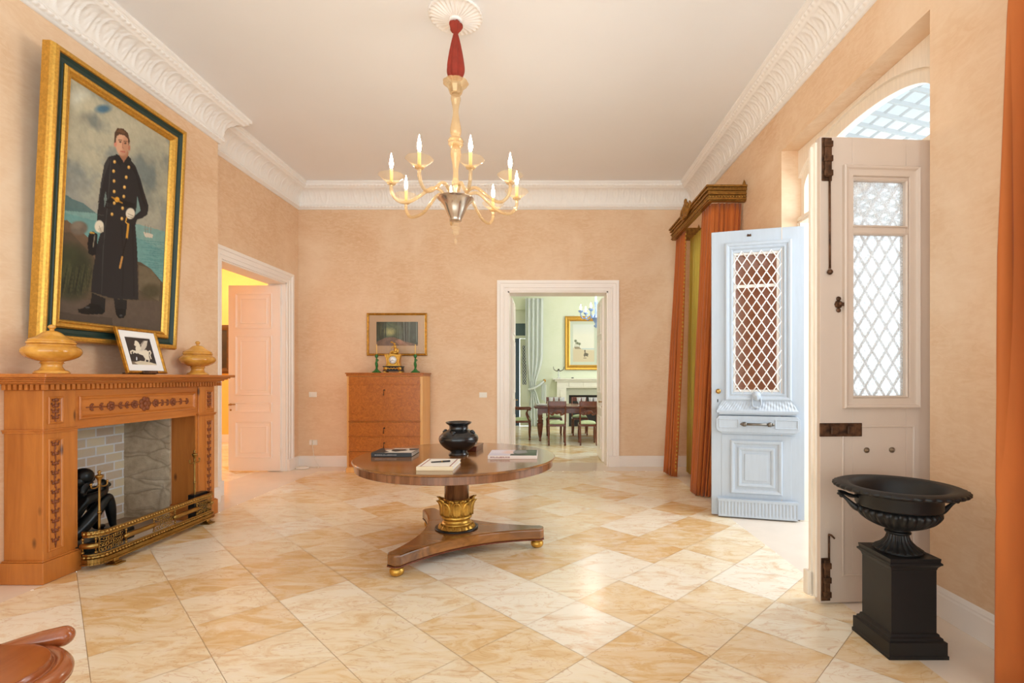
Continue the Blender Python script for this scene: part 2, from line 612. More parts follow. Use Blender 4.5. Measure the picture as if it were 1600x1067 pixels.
def stone_mat():
    m, nt, b = new_mat('rough stone')
    tc = nt.nodes.new('ShaderNodeTexCoord')
    nz = nt.nodes.new('ShaderNodeTexNoise'); nz.inputs['Scale'].default_value = 3
    nt.links.new(tc.outputs['Object'], nz.inputs['Vector'])
    mv = mixc(nt, .12, tc.outputs['Object'], nz.outputs['Color'])
    mp = nt.nodes.new('ShaderNodeMapping'); mp.inputs['Scale'].default_value = (3.6, 3.6, 7)
    nt.links.new(mv, mp.inputs['Vector'])
    v = nt.nodes.new('ShaderNodeTexVoronoi'); v.feature = 'DISTANCE_TO_EDGE'; v.inputs['Scale'].default_value = 1
    nt.links.new(mp.outputs[0], v.inputs['Vector'])
    f = noise(nt, coords(nt), 9, 8, .7)
    c = ramp(nt, f, [(.3, C(178, 158, 130)), (.55, C(206, 190, 164)), (.75, C(226, 214, 194))])
    e = ramp(nt, v.outputs['Distance'], [(.0, (.4, .4, .4, 1)), (.06, (0, 0, 0, 1))])
    c = mixc(nt, e, c, C(128, 104, 80))
    nt.links.new(c, b.inputs['Base Color'])
    b.inputs['Roughness'].default_value = .9
    h = mixc(nt, .5, f, ramp(nt, v.outputs['Distance'], [(0, (0, 0, 0, 1)), (.15, (1, 1, 1, 1))]))
    bump(nt, b, h, .6, .03)
    return m
BRICK = brick_mat()
STONE = stone_mat()
# ------------------------------------------------------------------ room dimensions (metres; camera stands at x=0,y=0)
ZC = 4.345
XL, XB, XR, YB = -3.815, -3.62, 2.30, 7.65
YBR = 5.47          # end of the chimney breast
DOOR_Y0, DOOR_Y1, DOOR_Z = 2.937, 4.773, 3.575
FR = -1.6           # the built part of the room reaches this far behind the camera

# ---- floor of diagonal tiles -------------------------------------------------
def clip_poly(poly, x0, y0, x1, y1):
    def cut(P, ax, val, keep_less):
        out = []
        for i in range(len(P)):
            a, b = P[i], P[(i + 1) % len(P)]
            ia = (a[ax] <= val) if keep_less else (a[ax] >= val)
            ib = (b[ax] <= val) if keep_less else (b[ax] >= val)
            if ia:
                out.append(a)
            if ia != ib:
                t = (val - a[ax]) / (b[ax] - a[ax])
                out.append((a[0] + t * (b[0] - a[0]), a[1] + t * (b[1] - a[1])))
        return out
    for ax, val, kl in ((0, x0, False), (0, x1, True), (1, y0, False), (1, y1, True)):
        poly = cut(poly, ax, val, kl)
        if len(poly) < 3:
            return []
    return poly

TONES = {(-1, 0): .05, (-1, 1): .1, (-2, 0): .72, (-1, -1): .9, (0, -1): .75, (0, 0): .78, (1, -2): .2, (0, -2): .78, (-4, 3): .85,
         (1, -1): .6, (0, 1): .35, (1, 0): .1, (1, 1): .1, (-2, 1): .8, (-2, 2): .5, (-3, 2): .55, (-3, 1): .6, (-3, 3): .3, (-2, -1): .35}

def tile_floor(name, x0, y0, x1, y1, border=None, seed=1, tones=None, pa=3.25, pb=2.23, per=.614):
    rng = random.Random(seed)
    vs, fs, cols, mis = [], [], [], []
    i0, i1 = int((x0 + y0 - pa) / per) - 2, int((x1 + y1 - pa) / per) + 2
    j0, j1 = int((y0 - x1 - pb) / per) - 2, int((y1 - x0 - pb) / per) + 2
    for i in range(i0, i1):
        for j in range(j0, j1):
            a0, a1, b0, b1 = pa + i * per + .0015, pa + (i + 1) * per - .0015, pb + j * per + .0015, pb + (j + 1) * per - .0015
            P = [((a - b) / 2, (a + b) / 2) for a, b in ((a0, b0), (a1, b0), (a1, b1), (a0, b1))]
            P = clip_poly(P, x0, y0, x1, y1)
            r = rng.random(); g = rng.random(); b = rng.random()
            if tones and (i, j) in tones:
                r = tones[(i, j)]
            if len(P) < 3:
                continue
            n = len(vs)
            vs += [(x, y, 0) for x, y in P]
            fs.append(list(range(n, n + len(P))))
            cols += [(r, g, b, 1)] * len(P); mis.append(0)
    def quad(a, b, c, d, z, mi):
        n = len(vs)
        vs.extend([(a, b, z), (c, b, z), (c, d, z), (a, d, z)])
        fs.append([n, n + 1, n + 2, n + 3]); cols.extend([(.45, .5, .5, 1)] * 4); mis.append(mi)
    quad(x0, y0, x1, y1, -.004, 2)
    for q in border or ():
        quad(*q, 0, 1)
    me = bpy.data.meshes.new(name)
    me.from_pydata(vs, [], fs)
    ca = me.color_attributes.new('tile', 'FLOAT_COLOR', 'CORNER')
    ca.data.foreach_set('color', np.array(cols, np.float32).ravel())
    for m in (TILES, BORDER, mk('tile joint', C(214, 178, 132), .4)):
        me.materials.append(m)
    me.polygons.foreach_set('material_index', mis)
    o = bpy.data.objects.new(name, me)
    COL.objects.link(o)
    return o
struct(tile_floor('floor', -3.33, FR, 1.83, 7.28, [(-4.2, FR, -3.33, 7.28), (1.83, FR, 2.62, 7.28), (-4.2, 7.28, 2.62, 8.0)], 4, TONES),
       'golden marble floor of diagonal square tiles with a white border', 'floor')
struct(tile_floor('floor_dining', -3.6, 8.0, 4.2, 14.1, None, 9), 'polished marble floor of the green dining room', 'floor')
struct(tile_floor('floor_hall', -8.2, 4.4, -4.2, 10.6, None, 12), 'marble floor of the yellow hall beyond the left doorway', 'floor')
struct(M().box((2.62, -3, -.03), (9, 12, 0)).build('floor_porch', mk('pale porch paving', C(236, 236, 234), .6)), 'pale paving outside the front door', 'floor')

# ---- ceiling and walls -------------------------------------------------------
struct(M().box((-4.5, FR, ZC), (2.66, 7.7, ZC + .15)).build('ceiling', CEIL), 'pale plain ceiling of the entrance hall', 'ceiling')

m = M()
for y0, y1, z0, z1 in ((FR, 3.50, 0, ZC), (4.785, YBR, 0, ZC), (3.50, 4.785, 1.06, ZC)):
    m.box((-4.42, y0, z0), (XB, y1, z1))
struct(m.build('wall_chimney', WALL), 'peach chimney breast behind the wooden mantelpiece', 'wall')
m = M()
m.box((-4.07, YBR, 0), (XL, 5.80, ZC)).box((-4.07, 7.29, 0), (XL, YB, ZC)).box((-4.07, 5.80, 2.78), (XL, 7.29, ZC))
struct(m.build('wall_left', [WALL]), 'peach left wall around the doorway to the yellow hall', 'wall')
m = M()
m.box((-4.07, YB, 0), (-.56, 8.0, ZC)).box((.994, YB, 0), (2.66, 8.0, ZC)).box((-.56, YB, 2.72), (.994, 8.0, ZC))
struct(m.build('wall_back', WALL), 'peach far wall with the dining room doorway', 'wall')
m = M()
X2 = 2.65
for y0, y1, z0, z1 in ((FR, -.9, 0, ZC), (-.9, 1.35, 0, .35), (-.9, 1.35, 3.25, ZC), (1.35, DOOR_Y0, 0, ZC), (DOOR_Y0, DOOR_Y1, DOOR_Z, ZC), (DOOR_Y1, 5.95, 0, ZC),
                       (5.95, 7.12, 0, .35), (5.95, 7.12, 3.25, ZC), (7.12, YB, 0, ZC)):
    m.box((XR, y0, z0), (X2, y1, z1))
struct(m.build('wall_right', WALL), 'peach right wall with the front door and the windows', 'wall')

# ---- firebox -----------------------------------------------------------------
m = M()
m.box((-4.30, 3.50, .0), (-4.06, 4.785, 1.06), 0)
m.box((-4.06, 4.765, .0), (XB - .001, 4.783, 1.06), 1)
m.box((-4.06, 3.502, .0), (XB - .001, 3.52, 1.06), 1)
m.box((-4.06, 3.52, 1.03), (XB, 4.765, 1.058), 2)
m.box((-4.06, 3.52, .001), (XB, 4.765, .03), 3)
struct(m.build('wall_firebox', [BRICK, STONE, SOOT, HEARTH]), 'brick and rough stone lining of the fireplace opening', 'wall')

# ---- cornice -----------------------------------------------------------------
def cornice_profile():
    P = []       # (p out from wall, z, kind, t)
    for p, z in ((0, 0), (.022, 0), (.022, .018)):
        P.append((p, z, 0, 0))
    for i in range(6):
        t = i / 5
        P.append((.026 + .018 * t + .010 * math.sin(PI * t), .02 + .036 * t, 1, t))
    P.append((.05, .058, 0, 0)); P.append((.05, .066, 0, 0)); P.append((.036, .07, 0, 0))
    for i in range(17):
        t = i / 16
        a = t * PI / 2
        P.append((.036 + .145 * (1 - math.cos(a)), .072 + .2 * math.sin(a), 2, t))
    P.append((.186, .278, 0, 0)); P.append((.192, .284, 0, 0))
    for i in range(6):
        t = i / 5
        P.append((.194 + .022 * t + .010 * math.sin(PI * t), .286 + .036 * t, 3, t))
    for p, z in ((.222, .326), (.24, .330), (.24, .36)):
        P.append((p, z, 0, 0))
    return P
CP = cornice_profile()
def cornice_run(p0, p1, nrm, k0, k1, per=.172):
    p0, p1 = Vector(p0), Vector(p1)
    d = (p1 - p0); L = d.length; d.normalize()
    n = Vector(nrm)
    N = int(L / per * 18)
    m = M()
    def fn(u, v):
        p, z, kind, t = CP[int(round(v * (len(CP) - 1)))]
        s0, s1 = k0 * p, L - k1 * p
        s = s0 + (s1 - s0) * u
        h = 0
        if kind in (1, 3):
            h = .011 * abs(math.sin(PI * s / .052)) * math.sin(PI * t)
        if kind == 2:
            x = (s / per) % 1 - .5
            e = math.sin(PI * min(t, 1) * .94 + .1)
            dd = math.hypot(x / .30, (t - .54) / .47)
            h = .013 * math.exp(-((dd - 1) / .13) ** 2) + .008 * math.exp(-((dd - .66) / .09) ** 2)
            if dd < .45:
                h += .007 * (1 - dd / .45) * (1 + math.sin(40 * t) * .5)
            xx = .5 - abs(x)
            h += .012 * math.exp(-(xx / .055) ** 2) * (.6 + .4 * math.sin(t * 26)) * e
            h *= math.sin(PI * t) ** .35
        q = p0 + d * s + n * (p + h * .8)
        return (q.x, q.y, ZC - .36 + z - h * .6)
    m.grid(fn, N, len(CP) - 1)
    return m
def cornice(name, *a):
    o = cornice_run(*a).build(name, STUCCO)
    return o
struct(cornice('trim_1', (XB, FR, 0), (XB, YBR, 0), (1, 0, 0), 0, -1), 'white leafy plaster cornice over the chimney breast', 'cornice')
struct(cornice('trim_2', (XB, YBR, 0), (XL, YBR, 0), (0, 1, 0), -1, 1), 'short white cornice return beside the chimney breast', 'cornice')
struct(cornice('trim_3', (XL, YBR, 0), (XL, YB, 0), (1, 0, 0), 1, 1), 'white leafy cornice above the left doorway', 'cornice')
struct(cornice('trim_4', (XL, YB, 0), (XR, YB, 0), (0, -1, 0), 1, 1), 'white leafy cornice along the far wall', 'cornice')
struct(cornice('trim_5', (XR, YB, 0), (XR, FR, 0), (-1, 0, 0), 1, 0), 'white leafy cornice along the front door wall', 'cornice')

# ---- ceiling rose ------------------------------------------------------------
CHX, CHY = -.722, 4.03
m = M()
prof = [(.22, 0), (.22, -.012), (.212, -.02), (.2, -.014), (.19, -.012), (.15, -.022), (.1, -.034), (.06, -.042), (.052, -.042)]
m.lathe(prof, 240, (CHX, CHY, ZC), flute=lambda t, i, r: r * (1 + (.02 if 3 < i < 8 else .006) * math.sin(30 * t)))
m.v = [Vector((p.x, p.y, p.z - (.007 * math.sin(30 * math.atan2(p.y - CHY, p.x - CHX)) if .07 < math.hypot(p.x - CHX, p.y - CHY) < .205 else 0))) for p in m.v]
m.lathe([(.052, -.038), (.054, -.05), (.046, -.058), (.03, -.06), (.0, -.06)], 32, (CHX, CHY, ZC))
struct(m.build('trim_6', STUCCO), 'white fluted plaster rose on the ceiling above the chandelier', 'ceiling rose')

# ---- baseboards --------------------------------------------------------------
BP = [(0, 0), (.02, 0), (.02, .125), (.016, .135), (.016, .145), (.008, .162), (0, .168)]
def baseboard(name, p0, p1, nrm, label):
    p0, p1 = Vector(p0 + (0,)), Vector(p1 + (0,))
    n = Vector(nrm + (0,))
    m = M()
    N = len(BP)
    vs = [p0 + n * (p + .001) + Vector((0, 0, z + .001)) for p, z in BP] + [p1 + n * (p + .001) + Vector((0, 0, z + .001)) for p, z in BP]
    m.add(vs, [[i, (i + 1) % N, N + (i + 1) % N, N + i] for i in range(N)] + [list(range(N)), list(range(N, 2 * N))])
    struct(m.build(name, WHITE), label, 'baseboard')
baseboard('baseboard_back_left', (XL + .02, YB), (-.737, YB), (0, -1), 'white baseboard along the far wall behind the walnut desk')
baseboard('baseboard_back_right', (1.164, YB), (XR - .02, YB), (0, -1), 'white baseboard between the dining doorway and the curtains')
baseboard('baseboard_left', (XL, 7.462), (XL, YB), (1, 0), 'short white baseboard in the far left corner')
baseboard('baseboard_chimney', (XB, 5.03), (XB, YBR + .02), (1, 0), 'white baseboard right of the wooden mantelpiece')
baseboard('baseboard_right', (XR, FR), (XR, DOOR_Y0), (-1, 0), 'white baseboard behind the black urn')

# ---- door surrounds ----------------------------------------------------------
CASE = [(0, 0), (0, .022), (.045, .022), (.05, .03), (.06, .03), (.066, .024), (.105, .028), (.112, .04), (.15, .044), (.152, 0)]
def casing(m, x0, x1, z1, W=.152, z0=.17, xf=None):
    k = W / .152
    P = [(d * k, h) for d, h in CASE]
    n = len(P)
    vs = []
    for (x, z, sx, sz) in ((x0, z0, -1, 0), (x0, z1, -1, 1), (x1, z1, 1, 1), (x1, z0, 1, 0)):
        for d, h in P:
            vs.append((x + sx * d, -h, z + sz * d))
    fs = []
    for k2 in range(3):
        for i in range(n):
            j = (i + 1) % n
            fs.append((k2 * n + i, (k2 + 1) * n + i, (k2 + 1) * n + j, k2 * n + j))
    m.add(vs, fs, xf=xf)
    for a, b in ((x0 - W - .006, x0), (x1, x1 + W + .006)):
        m.box((a, -.05, .001), (b, -.001, z0), xf=xf)
    return m
def lining(m, x0, x1, z1, d0, d1, t=.02, xf=None):
    m.box((x0, d0, .001), (x0 + t, d1, z1), xf=xf).box((x1 - t, d0, .001), (x1, d1, z1), xf=xf).box((x0, d0, z1 - t), (x1, d1, z1), xf=xf)
x = XF((0, YB - .001, 0))
m = casing(M(), -.56, .994, 2.72, .167, xf=x); lining(m, -.56, .994, 2.72, -.003, .355, xf=x)
struct(m.build('trim_7', WHITE), 'white moulded surround of the dining room doorway', 'door frame')
x = XF((XL + .001, 0, 0), PI / 2)
m = casing(M(), 5.80, 7.29, 2.78, xf=x); lining(m, 5.80, 7.29, 2.78, -.003, .26, xf=x)
struct(m.build('trim_8', WHITE), 'white moulded surround of the left doorway', 'door frame')

# ---- front door frame with the arched fanlight --------------------------------
m = M()
FX0, FX1 = 2.462, 2.56
AC, AA, AB, AZ = 3.93, .79, .25, 3.197
TB0, TB1 = 2.87, 2.93
def arch_z(y, a=AA, b=AB):
    q = 1 - ((y - AC) / a) ** 2
    return AZ + b * math.sqrt(max(q, 0)) if q > 0 else None
def strip(m, x0, x1, a, b, N=64):
    ys = sorted(set([DOOR_Y0, DOOR_Y1, AC - a, AC + a] + [DOOR_Y0 + (DOOR_Y1 - DOOR_Y0) * i / N for i in range(N + 1)]))
    for y0, y1 in zip(ys[:-1], ys[1:]):
        mid = (y0 + y1) / 2
        if abs(mid - AC) < a:
            z0, z1 = arch_z(max(min(y0, AC + a - 1e-6), AC - a + 1e-6), a, b), arch_z(max(min(y1, AC + a - 1e-6), AC - a + 1e-6), a, b)
        else:
            z0 = z1 = TB1
        m.prism([(y0, z0), (y1, z1), (y1, DOOR_Z - .001), (y0, DOOR_Z - .001)], 0, x0, x1)
strip(m, FX0 + .03, FX1, AA, AB)
strip(m, FX0, FX0 + .03, AA + .10, AB + .10)
m.box((FX0, DOOR_Y0 + .001, TB0), (FX1, DOOR_Y1 - .001, TB1))
m.box((FX0 - .01, DOOR_Y0 + .001, TB0 + .02), (FX0, DOOR_Y1 - .001, TB0 + .045))
m.box((FX0, DOOR_Y0 + .001, .001), (FX1, DOOR_Y0 + .05, TB0))
m.box((FX0, DOOR_Y1 - .036, .001), (FX1, DOOR_Y1 - .001, TB0))
m.box((FX0 - .012, DOOR_Y1 - .02, .001), (FX0, DOOR_Y1 - .001, TB0))
struct(m.build('trim_9', DOORWHITE), 'cream painted frame and arched transom of the front doorway', 'door frame')
m = M()
m.box((2.515, DOOR_Y0 + .2, TB1 + .001), (2.521, DOOR_Y1 - .07, 3.44))
t = m.build('window_1', PANE)
struct(t, 'arched fanlight pane above the front door', 'window')
m = M()
m.frame(-7.12, .352, -5.95, 3.248, [(0.002, 0), (0.002, .06), (.06, .06), (.06, 0)], xf=XF((2.56, 0, 0), -PI / 2))
x = XF((2.56, 0, 0), -PI / 2)
m.box((-6.55, -.05, .40), (-6.51, -.005, 3.2), xf=x)
for z in (1.2, 2.2):
    m.box((-7.07, -.045, z), (-6.0, -.01, z + .035), xf=x)
o = m.build('window_2', WHITE)
struct(o, 'white framed window behind the orange curtains of the far corner', 'window')
M().box((2.57, 5.96, .4), (2.575, 7.11, 3.2)).build('pane', PANE, o)
m = M()
x = XF((2.56, 0, 0), -PI / 2)
m.frame(-1.348, .352, .898, 3.248, [(0.002, 0), (0.002, .06), (.06, .06), (.06, 0)], xf=x)
m.box((-.25, -.05, .40), (-.20, -.005, 3.2), xf=x)
o = m.build('window_3', WHITE)
struct(o, 'white framed window near the right edge behind the nearest curtain', 'window')
M().box((2.57, -.89, .4), (2.575, 1.34, 3.2)).build('pane', PANE, o)

# ---- hall beyond the left door -----------------------------------------------
m = M()
m.box((-8.2, 10.5, 0), (-4.07, 10.6, 4.3)).box((-8.3, 4.4, 0), (-8.2, 10.6, 4.3)).box((-8.2, 4.3, 0), (-4.42, 4.4, 4.3)).box((-4.16, 8.0, 0), (-4.06, 10.6, 4.3))
m.box((-4.5, 4.4, 0), (-4.421, 5.47, 4.3)).box((-4.42, 5.471, 0), (-4.071, 5.79, 4.3))
m.box((-4.085, 5.79, 2.8), (-4.071, 7.30, 4.3)).box((-4.085, 7.30, 0), (-4.071, 8.0, 4.3))
struct(m.build('wall_hall', YELLOWWALL), 'warm yellow walls of the hall beyond the left door', 'wall')
struct(M().box((-8.3, 4.3, 4.3), (-4.05, 10.6, 4.4)).build('ceiling_hall', CEIL), 'ceiling of the yellow hall', 'ceiling')
m = M(); m.box((-8.19, 10.48, .001), (-4.17, 10.5, .17))
struct(m.build('baseboard_hall', WHITE), 'white baseboard at the end of the yellow hall', 'baseboard')

# ---- doors in the white surrounds --------------------------------------------
def panel_mould(m, x0, z0, x1, z1, y, w=.035, h=.014, inner=True, xf=None):
    m.frame(x0, z0, x1, z1, [(0, 0), (.004, h), (w * .4, h * .8), (w * .7, h * .35), (w, 0)], y, xf=xf)
    if inner:
        q = w + .035
        if x1 - x0 > 2 * q + .06 and z1 - z0 > 2 * q + .04:
            m.frame(x0 + q, z0 + q, x1 - q, z1 - q, [(0, 0), (.004, h * .5), (.016, h * .5), (.02, 0)], y, xf=xf)
def panel_door(name, w, h, loc, rz, label, hinge_right=True, mat=WHITE):
    t = thing(name, loc, label, 'door', rz=rz, kind='structure')
    b = M().box((0, -.0225, .012), (w, .0225, h))
    for s in (-1, 1):
        xf = Matrix.Identity(4) if s < 0 else Matrix.Translation((w, 0, 0)) @ Matrix.Rotation(PI, 4, 'Z')
        for z0, z1 in ((.20, .74), (.87, 1.02), (1.12, 2.0), (2.10, 2.62)):
            panel_mould(b, .10, z0, w - .12, z1, -.0225, xf=xf, inner=(z1 - z0 > .3))
    b.build('leaf', mat, t, bevel=.002)
    k = M()
    hx = .035 if hinge_right else w - .035
    k.lathe([(.016, 0), (.016, .004), (.007, .006), (.007, .04)], 12, xf=XF((hx, -.0225, .985), 0, PI / 2))
    k.tube([(hx, -.06, .985), (hx + (.09 if hinge_right else -.09), -.062, .99)], .008, 8)
    k.ball((hx, -.062, .985), .012)
    k.build('handle', BRASS, t)
    M().lathe([(.014, 0), (.014, .004), (0, .006)], 12, xf=XF((hx, -.0225, .905), 0, PI / 2)).build('keyhole_cover', BRASS, t)
    return t
d1 = panel_door('door_1', .76, 2.735, (-4.632, 7.255, 0), 0, 'open white panelled door in the left doorway', True)
for z in (.25, 2.45):
    h_ = M(); h_.tube([(.772, -.012, z), (.772, -.012, z + .09)], .008, 8); h_.build('hinge', WHITE, d1)
d2 = panel_door('door_2', .74, 2.68, (-.535, 8.02, 0), PI / 2, 'open white door leaf left of the dining doorway', False)
d3 = panel_door('door_3', .74, 2.68, (.966, 8.76, 0), -PI / 2, 'open white door leaf right of the dining doorway', False)
# ================================================================== fireplace
FXC = XB + .002
fp = thing('fireplace_mantelpiece', (-3.45, 4.16, 0), 'carved honey pine mantelpiece surround with dentils on the left wall', 'mantelpiece')
W = dict(parent=fp, world=True)
def mirror_y(a, b):
    return (8.316 - b, 8.316 - a)
PILS = ((3.30, 3.53), mirror_y(3.30, 3.53))
def front_frame(m, y0, y1, z0, z1, x, prof):
    m.frame(y0, z0, y1, z1, prof, 0, xf=XF((x, 0, 0), PI / 2))
MOULD = [(0, 0), (0, .006), (.006, .011), (.012, .008), (.016, .002), (.016, 0)]
for a, b in PILS:
    m = M()
    m.box((FXC, a, .15), (-3.355, b, 1.295))
    m.build('pilaster', PINE, bevel=.003, **W)
    m = M()
    m.box((FXC, a - .028, .001), (-3.328, b + .018, .145)).box((FXC, a - .02, .145), (-3.338, b + .01, .155))
    m.build('plinth_block', PINE, bevel=.005, **W)
    m = M()
    m.box((FXC, a - .012, 1.005), (-3.343, b + .006, 1.02)).box((FXC, a - .018, 1.02), (-3.336, b + .008, 1.03))
    m.build('necking', PINEH, bevel=.003, **W)
    yo = 3.335 if a < 4 else 8.316 - 3.43
    m = M()
    front_frame(m, yo - .005, yo + .10, 1.065, 1.25, -3.355, MOULD)
    front_frame(m, yo - .005, yo + .10, .20, .965, -3.355, MOULD)
    m.build('panel_moulding', PINE, **W)
    # carved flower stems
    m = M()
    yc = yo + .0475
    rr = random.Random(5)
    def sprig(m, z0, z1, n, along='z', y0=None, w=.026):
        for i in range(n):
            t = (i + .5) / n
            z = z0 + (z1 - z0) * t
            if along == 'z':
                for s in (-1, 1):
                    m.ball((-3.353, yc + s * w * .55, z + .01), (.008, w * .42, .010), 8, 5, xf=None)
                    m.ball((-3.353, yc + s * w * .9, z + .026), (.006, w * .26, .008), 8, 5)
                m.ball((-3.352, yc, z + .014), (.011, .010, .013), 8, 6)
            m.ball((-3.353, yc, z - .012), (.006, .005, .014), 6, 5)
    sprig(m, 1.075, 1.235, 4)
    sprig(m, .22, .945, 11)
    m.tube([(-3.354, yc + .006 * math.sin(k * 1.3), .21 + k * .037) for k in range(21)], .004, 5)
    m.build('carving', SHADEDPINE, **W)
m = M()
m.box((FXC, 3.531, 1.012), (-3.366, 4.785, 1.295))
m.build('lintel', PINEH, bevel=.003, **W)
m = M()
front_frame(m, 3.475 + .085, 4.79 - .035, 1.075, 1.245, -3.366, [(0, 0), (0, .008), (.008, .014), (.016, .012), (.024, .004), (.03, 0)])
m.build('frieze_moulding', PINEH, **W)
m = M()
x0 = -3.364
def leafcluster(y, k):
    for j in range(7):
        a = TAU * j / 7
        m.ball((x0, y + .024 * k * math.cos(a), 1.16 + .024 * k * math.sin(a)), (.008, .014 * k, .014 * k), 8, 5)
    m.ball((x0 + .004, y, 1.16), (.011, .014 * k, .014 * k), 8, 6)
for y, k in ((3.83, 1.0), (4.05, .95), (4.157, 1.7), (4.27, .95), (4.47, 1.0)):
    leafcluster(y, k)
for y, d in ((3.68, 1), (3.76, 1), (3.93, 1), (3.99, 1), (4.33, -1), (4.39, -1), (4.55, -1), (4.63, -1)):
    for j in range(-2, 3):
        a = j * .55
        m.ball((x0, y - d * .022 * math.cos(a), 1.16 + .024 * math.sin(a)), (.007, .013, .008), 8, 5)
    m.ball((x0, y, 1.16), (.008, .014, .007), 8, 5)
m.tube([(x0, 3.62 + k * .055, 1.16 + .004 * math.sin(k * 1.9)) for k in range(20)], .004, 5)
m.build('carving', SHADEDPINE, **W)
# opening edge strip
for a, b in ((3.532, 3.556), (4.76, 4.784)):
    M().box((-3.376, a, .16), (-3.366, b, 1.011)).build('opening_strip', PINE, **W)
# dentils and shelf
m = M()
m.box((FXC, 3.285, 1.296), (-3.345, 5.03, 1.336))
n = 47
for i in range(n):
    y = 3.27 + (5.046 - 3.27) * (i + .5) / n
    m.box((-3.345, y - .0115, 1.298), (-3.318, y + .0115, 1.334))
for i in range(8):
    x = FXC + .03 + i * .037
    m.box((x, 3.262, 1.298), (x + .022, 3.285, 1.334)).box((x, 5.03, 1.298), (x + .022, 5.053, 1.334))
m.build('dentil_course', PINEH, **W)
def shelf_ring(m, o, z0, z1):
    m.box((FXC, 3.29 - o * .9, z0), (-3.34 + o, 5.025 + o * .6, z1))
m = M()
for o, z0, z1 in ((.035, 1.336, 1.345), (.06, 1.345, 1.357), (.085, 1.357, 1.37), (.105, 1.37, 1.382), (.14, 1.382, 1.406)):
    shelf_ring(m, o, z0, z1)
m.build('shelf', PINEH, bevel=.004, **W)
SHZ = 1.4065

# ------------------------------------------------------------------ fender
fn_ = thing('fireplace_fender', (-3.25, 4.15, 0), 'pierced brass fender with rope rails on the floor before the fireplace', 'fender')
W = dict(parent=fn_, world=True)
def fender_path(x=-3.195, y0=3.525, y1=4.80, r=.085, back=-3.302, ins=0):
    pts = []
    x -= ins; y0 += ins; y1 -= ins
    pts.append((back, y0))
    pts.append((x - r, y0))
    for k in range(1, 9):
        a = k / 8 * PI / 2
        pts.append((x - r + r * math.sin(a), y0 + r - r * math.cos(a)))
    for k in range(1, 31):
        pts.append((x, y0 + r + (y1 - y0 - 2 * r) * k / 30))
    for k in range(1, 9):
        a = k / 8 * PI / 2
        pts.append((x - r + r * math.cos(a), y1 - r + r * math.sin(a)))
    pts.append((back, y1))
    return [Vector((p[0], p[1], 0)) for p in pts]
def resample(pts, step):
    out = [pts[0]]
    acc = 0
    for a, b in zip(pts[:-1], pts[1:]):
        L = (b - a).length
        d = step - acc
        while d <= L:
            out.append(a + (b - a) * (d / L)); d += step
        acc = (acc + L) % step if L + acc >= step else acc + L
    return out
def rope(z, r, name):
    pts = resample(fender_path(), .0045)
    rs = [r * (.66 + .44 * abs(math.sin(PI * i / 6))) for i in range(len(pts))]
    m = M(); m.tube([p + Vector((0, 0, z)) for p in pts], rs, 8)
    m.build(name, BRASS, **W)
rope(.258, .0135, 'top_rail')
rope(.088, .0125, 'lower_rail')
def wall_strip(m, z0, z1, ins=0, t=.008, path=None):
    P = path or fender_path(ins=ins)
    for a, b in zip(P[:-1], P[1:]):
        d = (b - a).normalized(); n = Vector((d.y, -d.x, 0)) * t / 2
        m.add([a - n + Vector((0, 0, z0)), a + n + Vector((0, 0, z0)), b + n + Vector((0, 0, z0)), b - n + Vector((0, 0, z0)),
               a - n + Vector((0, 0, z1)), a + n + Vector((0, 0, z1)), b + n + Vector((0, 0, z1)), b - n + Vector((0, 0, z1))],
              [(0, 1, 2, 3), (4, 5, 6, 7), (0, 1, 5, 4), (1, 2, 6, 5), (2, 3, 7, 6), (3, 0, 4, 7)])
m = M(); wall_strip(m, .066, .078, -.004, .02); wall_strip(m, .045, .066, -.001, .014); wall_strip(m, .038, .048, -.008, .026)
m.build('base_band', BRASS, **W)
m = M(); wall_strip(m, .268, .276, .004, .022); wall_strip(m, .232, .246, .003, .008); wall_strip(m, .10, .112, .003, .008)
m.build('rim_band', BRASS, **W)
P = resample(fender_path(ins=.003), .01)
N = len(P)
def seg(f0, f1):
    return P[int(f0 * N):max(int(f1 * N), int(f0 * N) + 2)]
for f0, f1 in ((.075, .215), (.43, .57), (.785, .925)):
    m = M()
    S = seg(f0, f1)
    n = len(S)
    rr = random.Random(11)
    for i in range(0, n - 2, 2):
        for zc in (.135, .172, .208):
            a0 = rr.random() * TAU
            pts = []
            for k in range(9):
                a = a0 + k * .75
                r = .018 * (1 - k / 14)
                q = S[min(max(int(i + 1 + r * math.cos(a) * 100), 0), n - 1)]
                j = i + 1 + r * math.cos(a) * 100
                j0 = max(0, min(int(j), n - 2))
                q = S[j0] + (S[j0 + 1] - S[j0]) * max(0, min(1, j - j0))
                pts.append(q + Vector((0, 0, zc + r * math.sin(a))))
            m.tube(pts, .0032, 5)
    m.build('pierced_panel', BRASS, **W)
for f0, f1 in ((.0, .07), (.22, .425), (.575, .78), (.93, .995)):
    S = [p + Vector((0, 0, .172)) for p in seg(f0, f1)]
    m = M(); m.tube(S, .021, 10); m.build('reeded_bar', BRASS, **W)
    for q in (S[0], S[-1]):
        m = M()
        m.ball(tuple(q), .021, 10, 8)
        for dz in (-.048, .048):
            m.ball((q.x, q.y, q.z + dz), .010, 8, 6)
            m.tube([(q.x, q.y, q.z), (q.x, q.y, q.z + dz)], .005, 6)
        m.build('boss', BRASS, **W)
for y in (3.66, 4.66):
    m = M()
    m.box((-3.225, y - .04, .001), (-3.135, y + .04, .012)).box((-3.215, y - .03, .012), (-3.155, y + .03, .02)).box((-3.21, y - .02, .02), (-3.17, y + .02, .046))
    m.build('foot', BRASS, bevel=.004, **W)
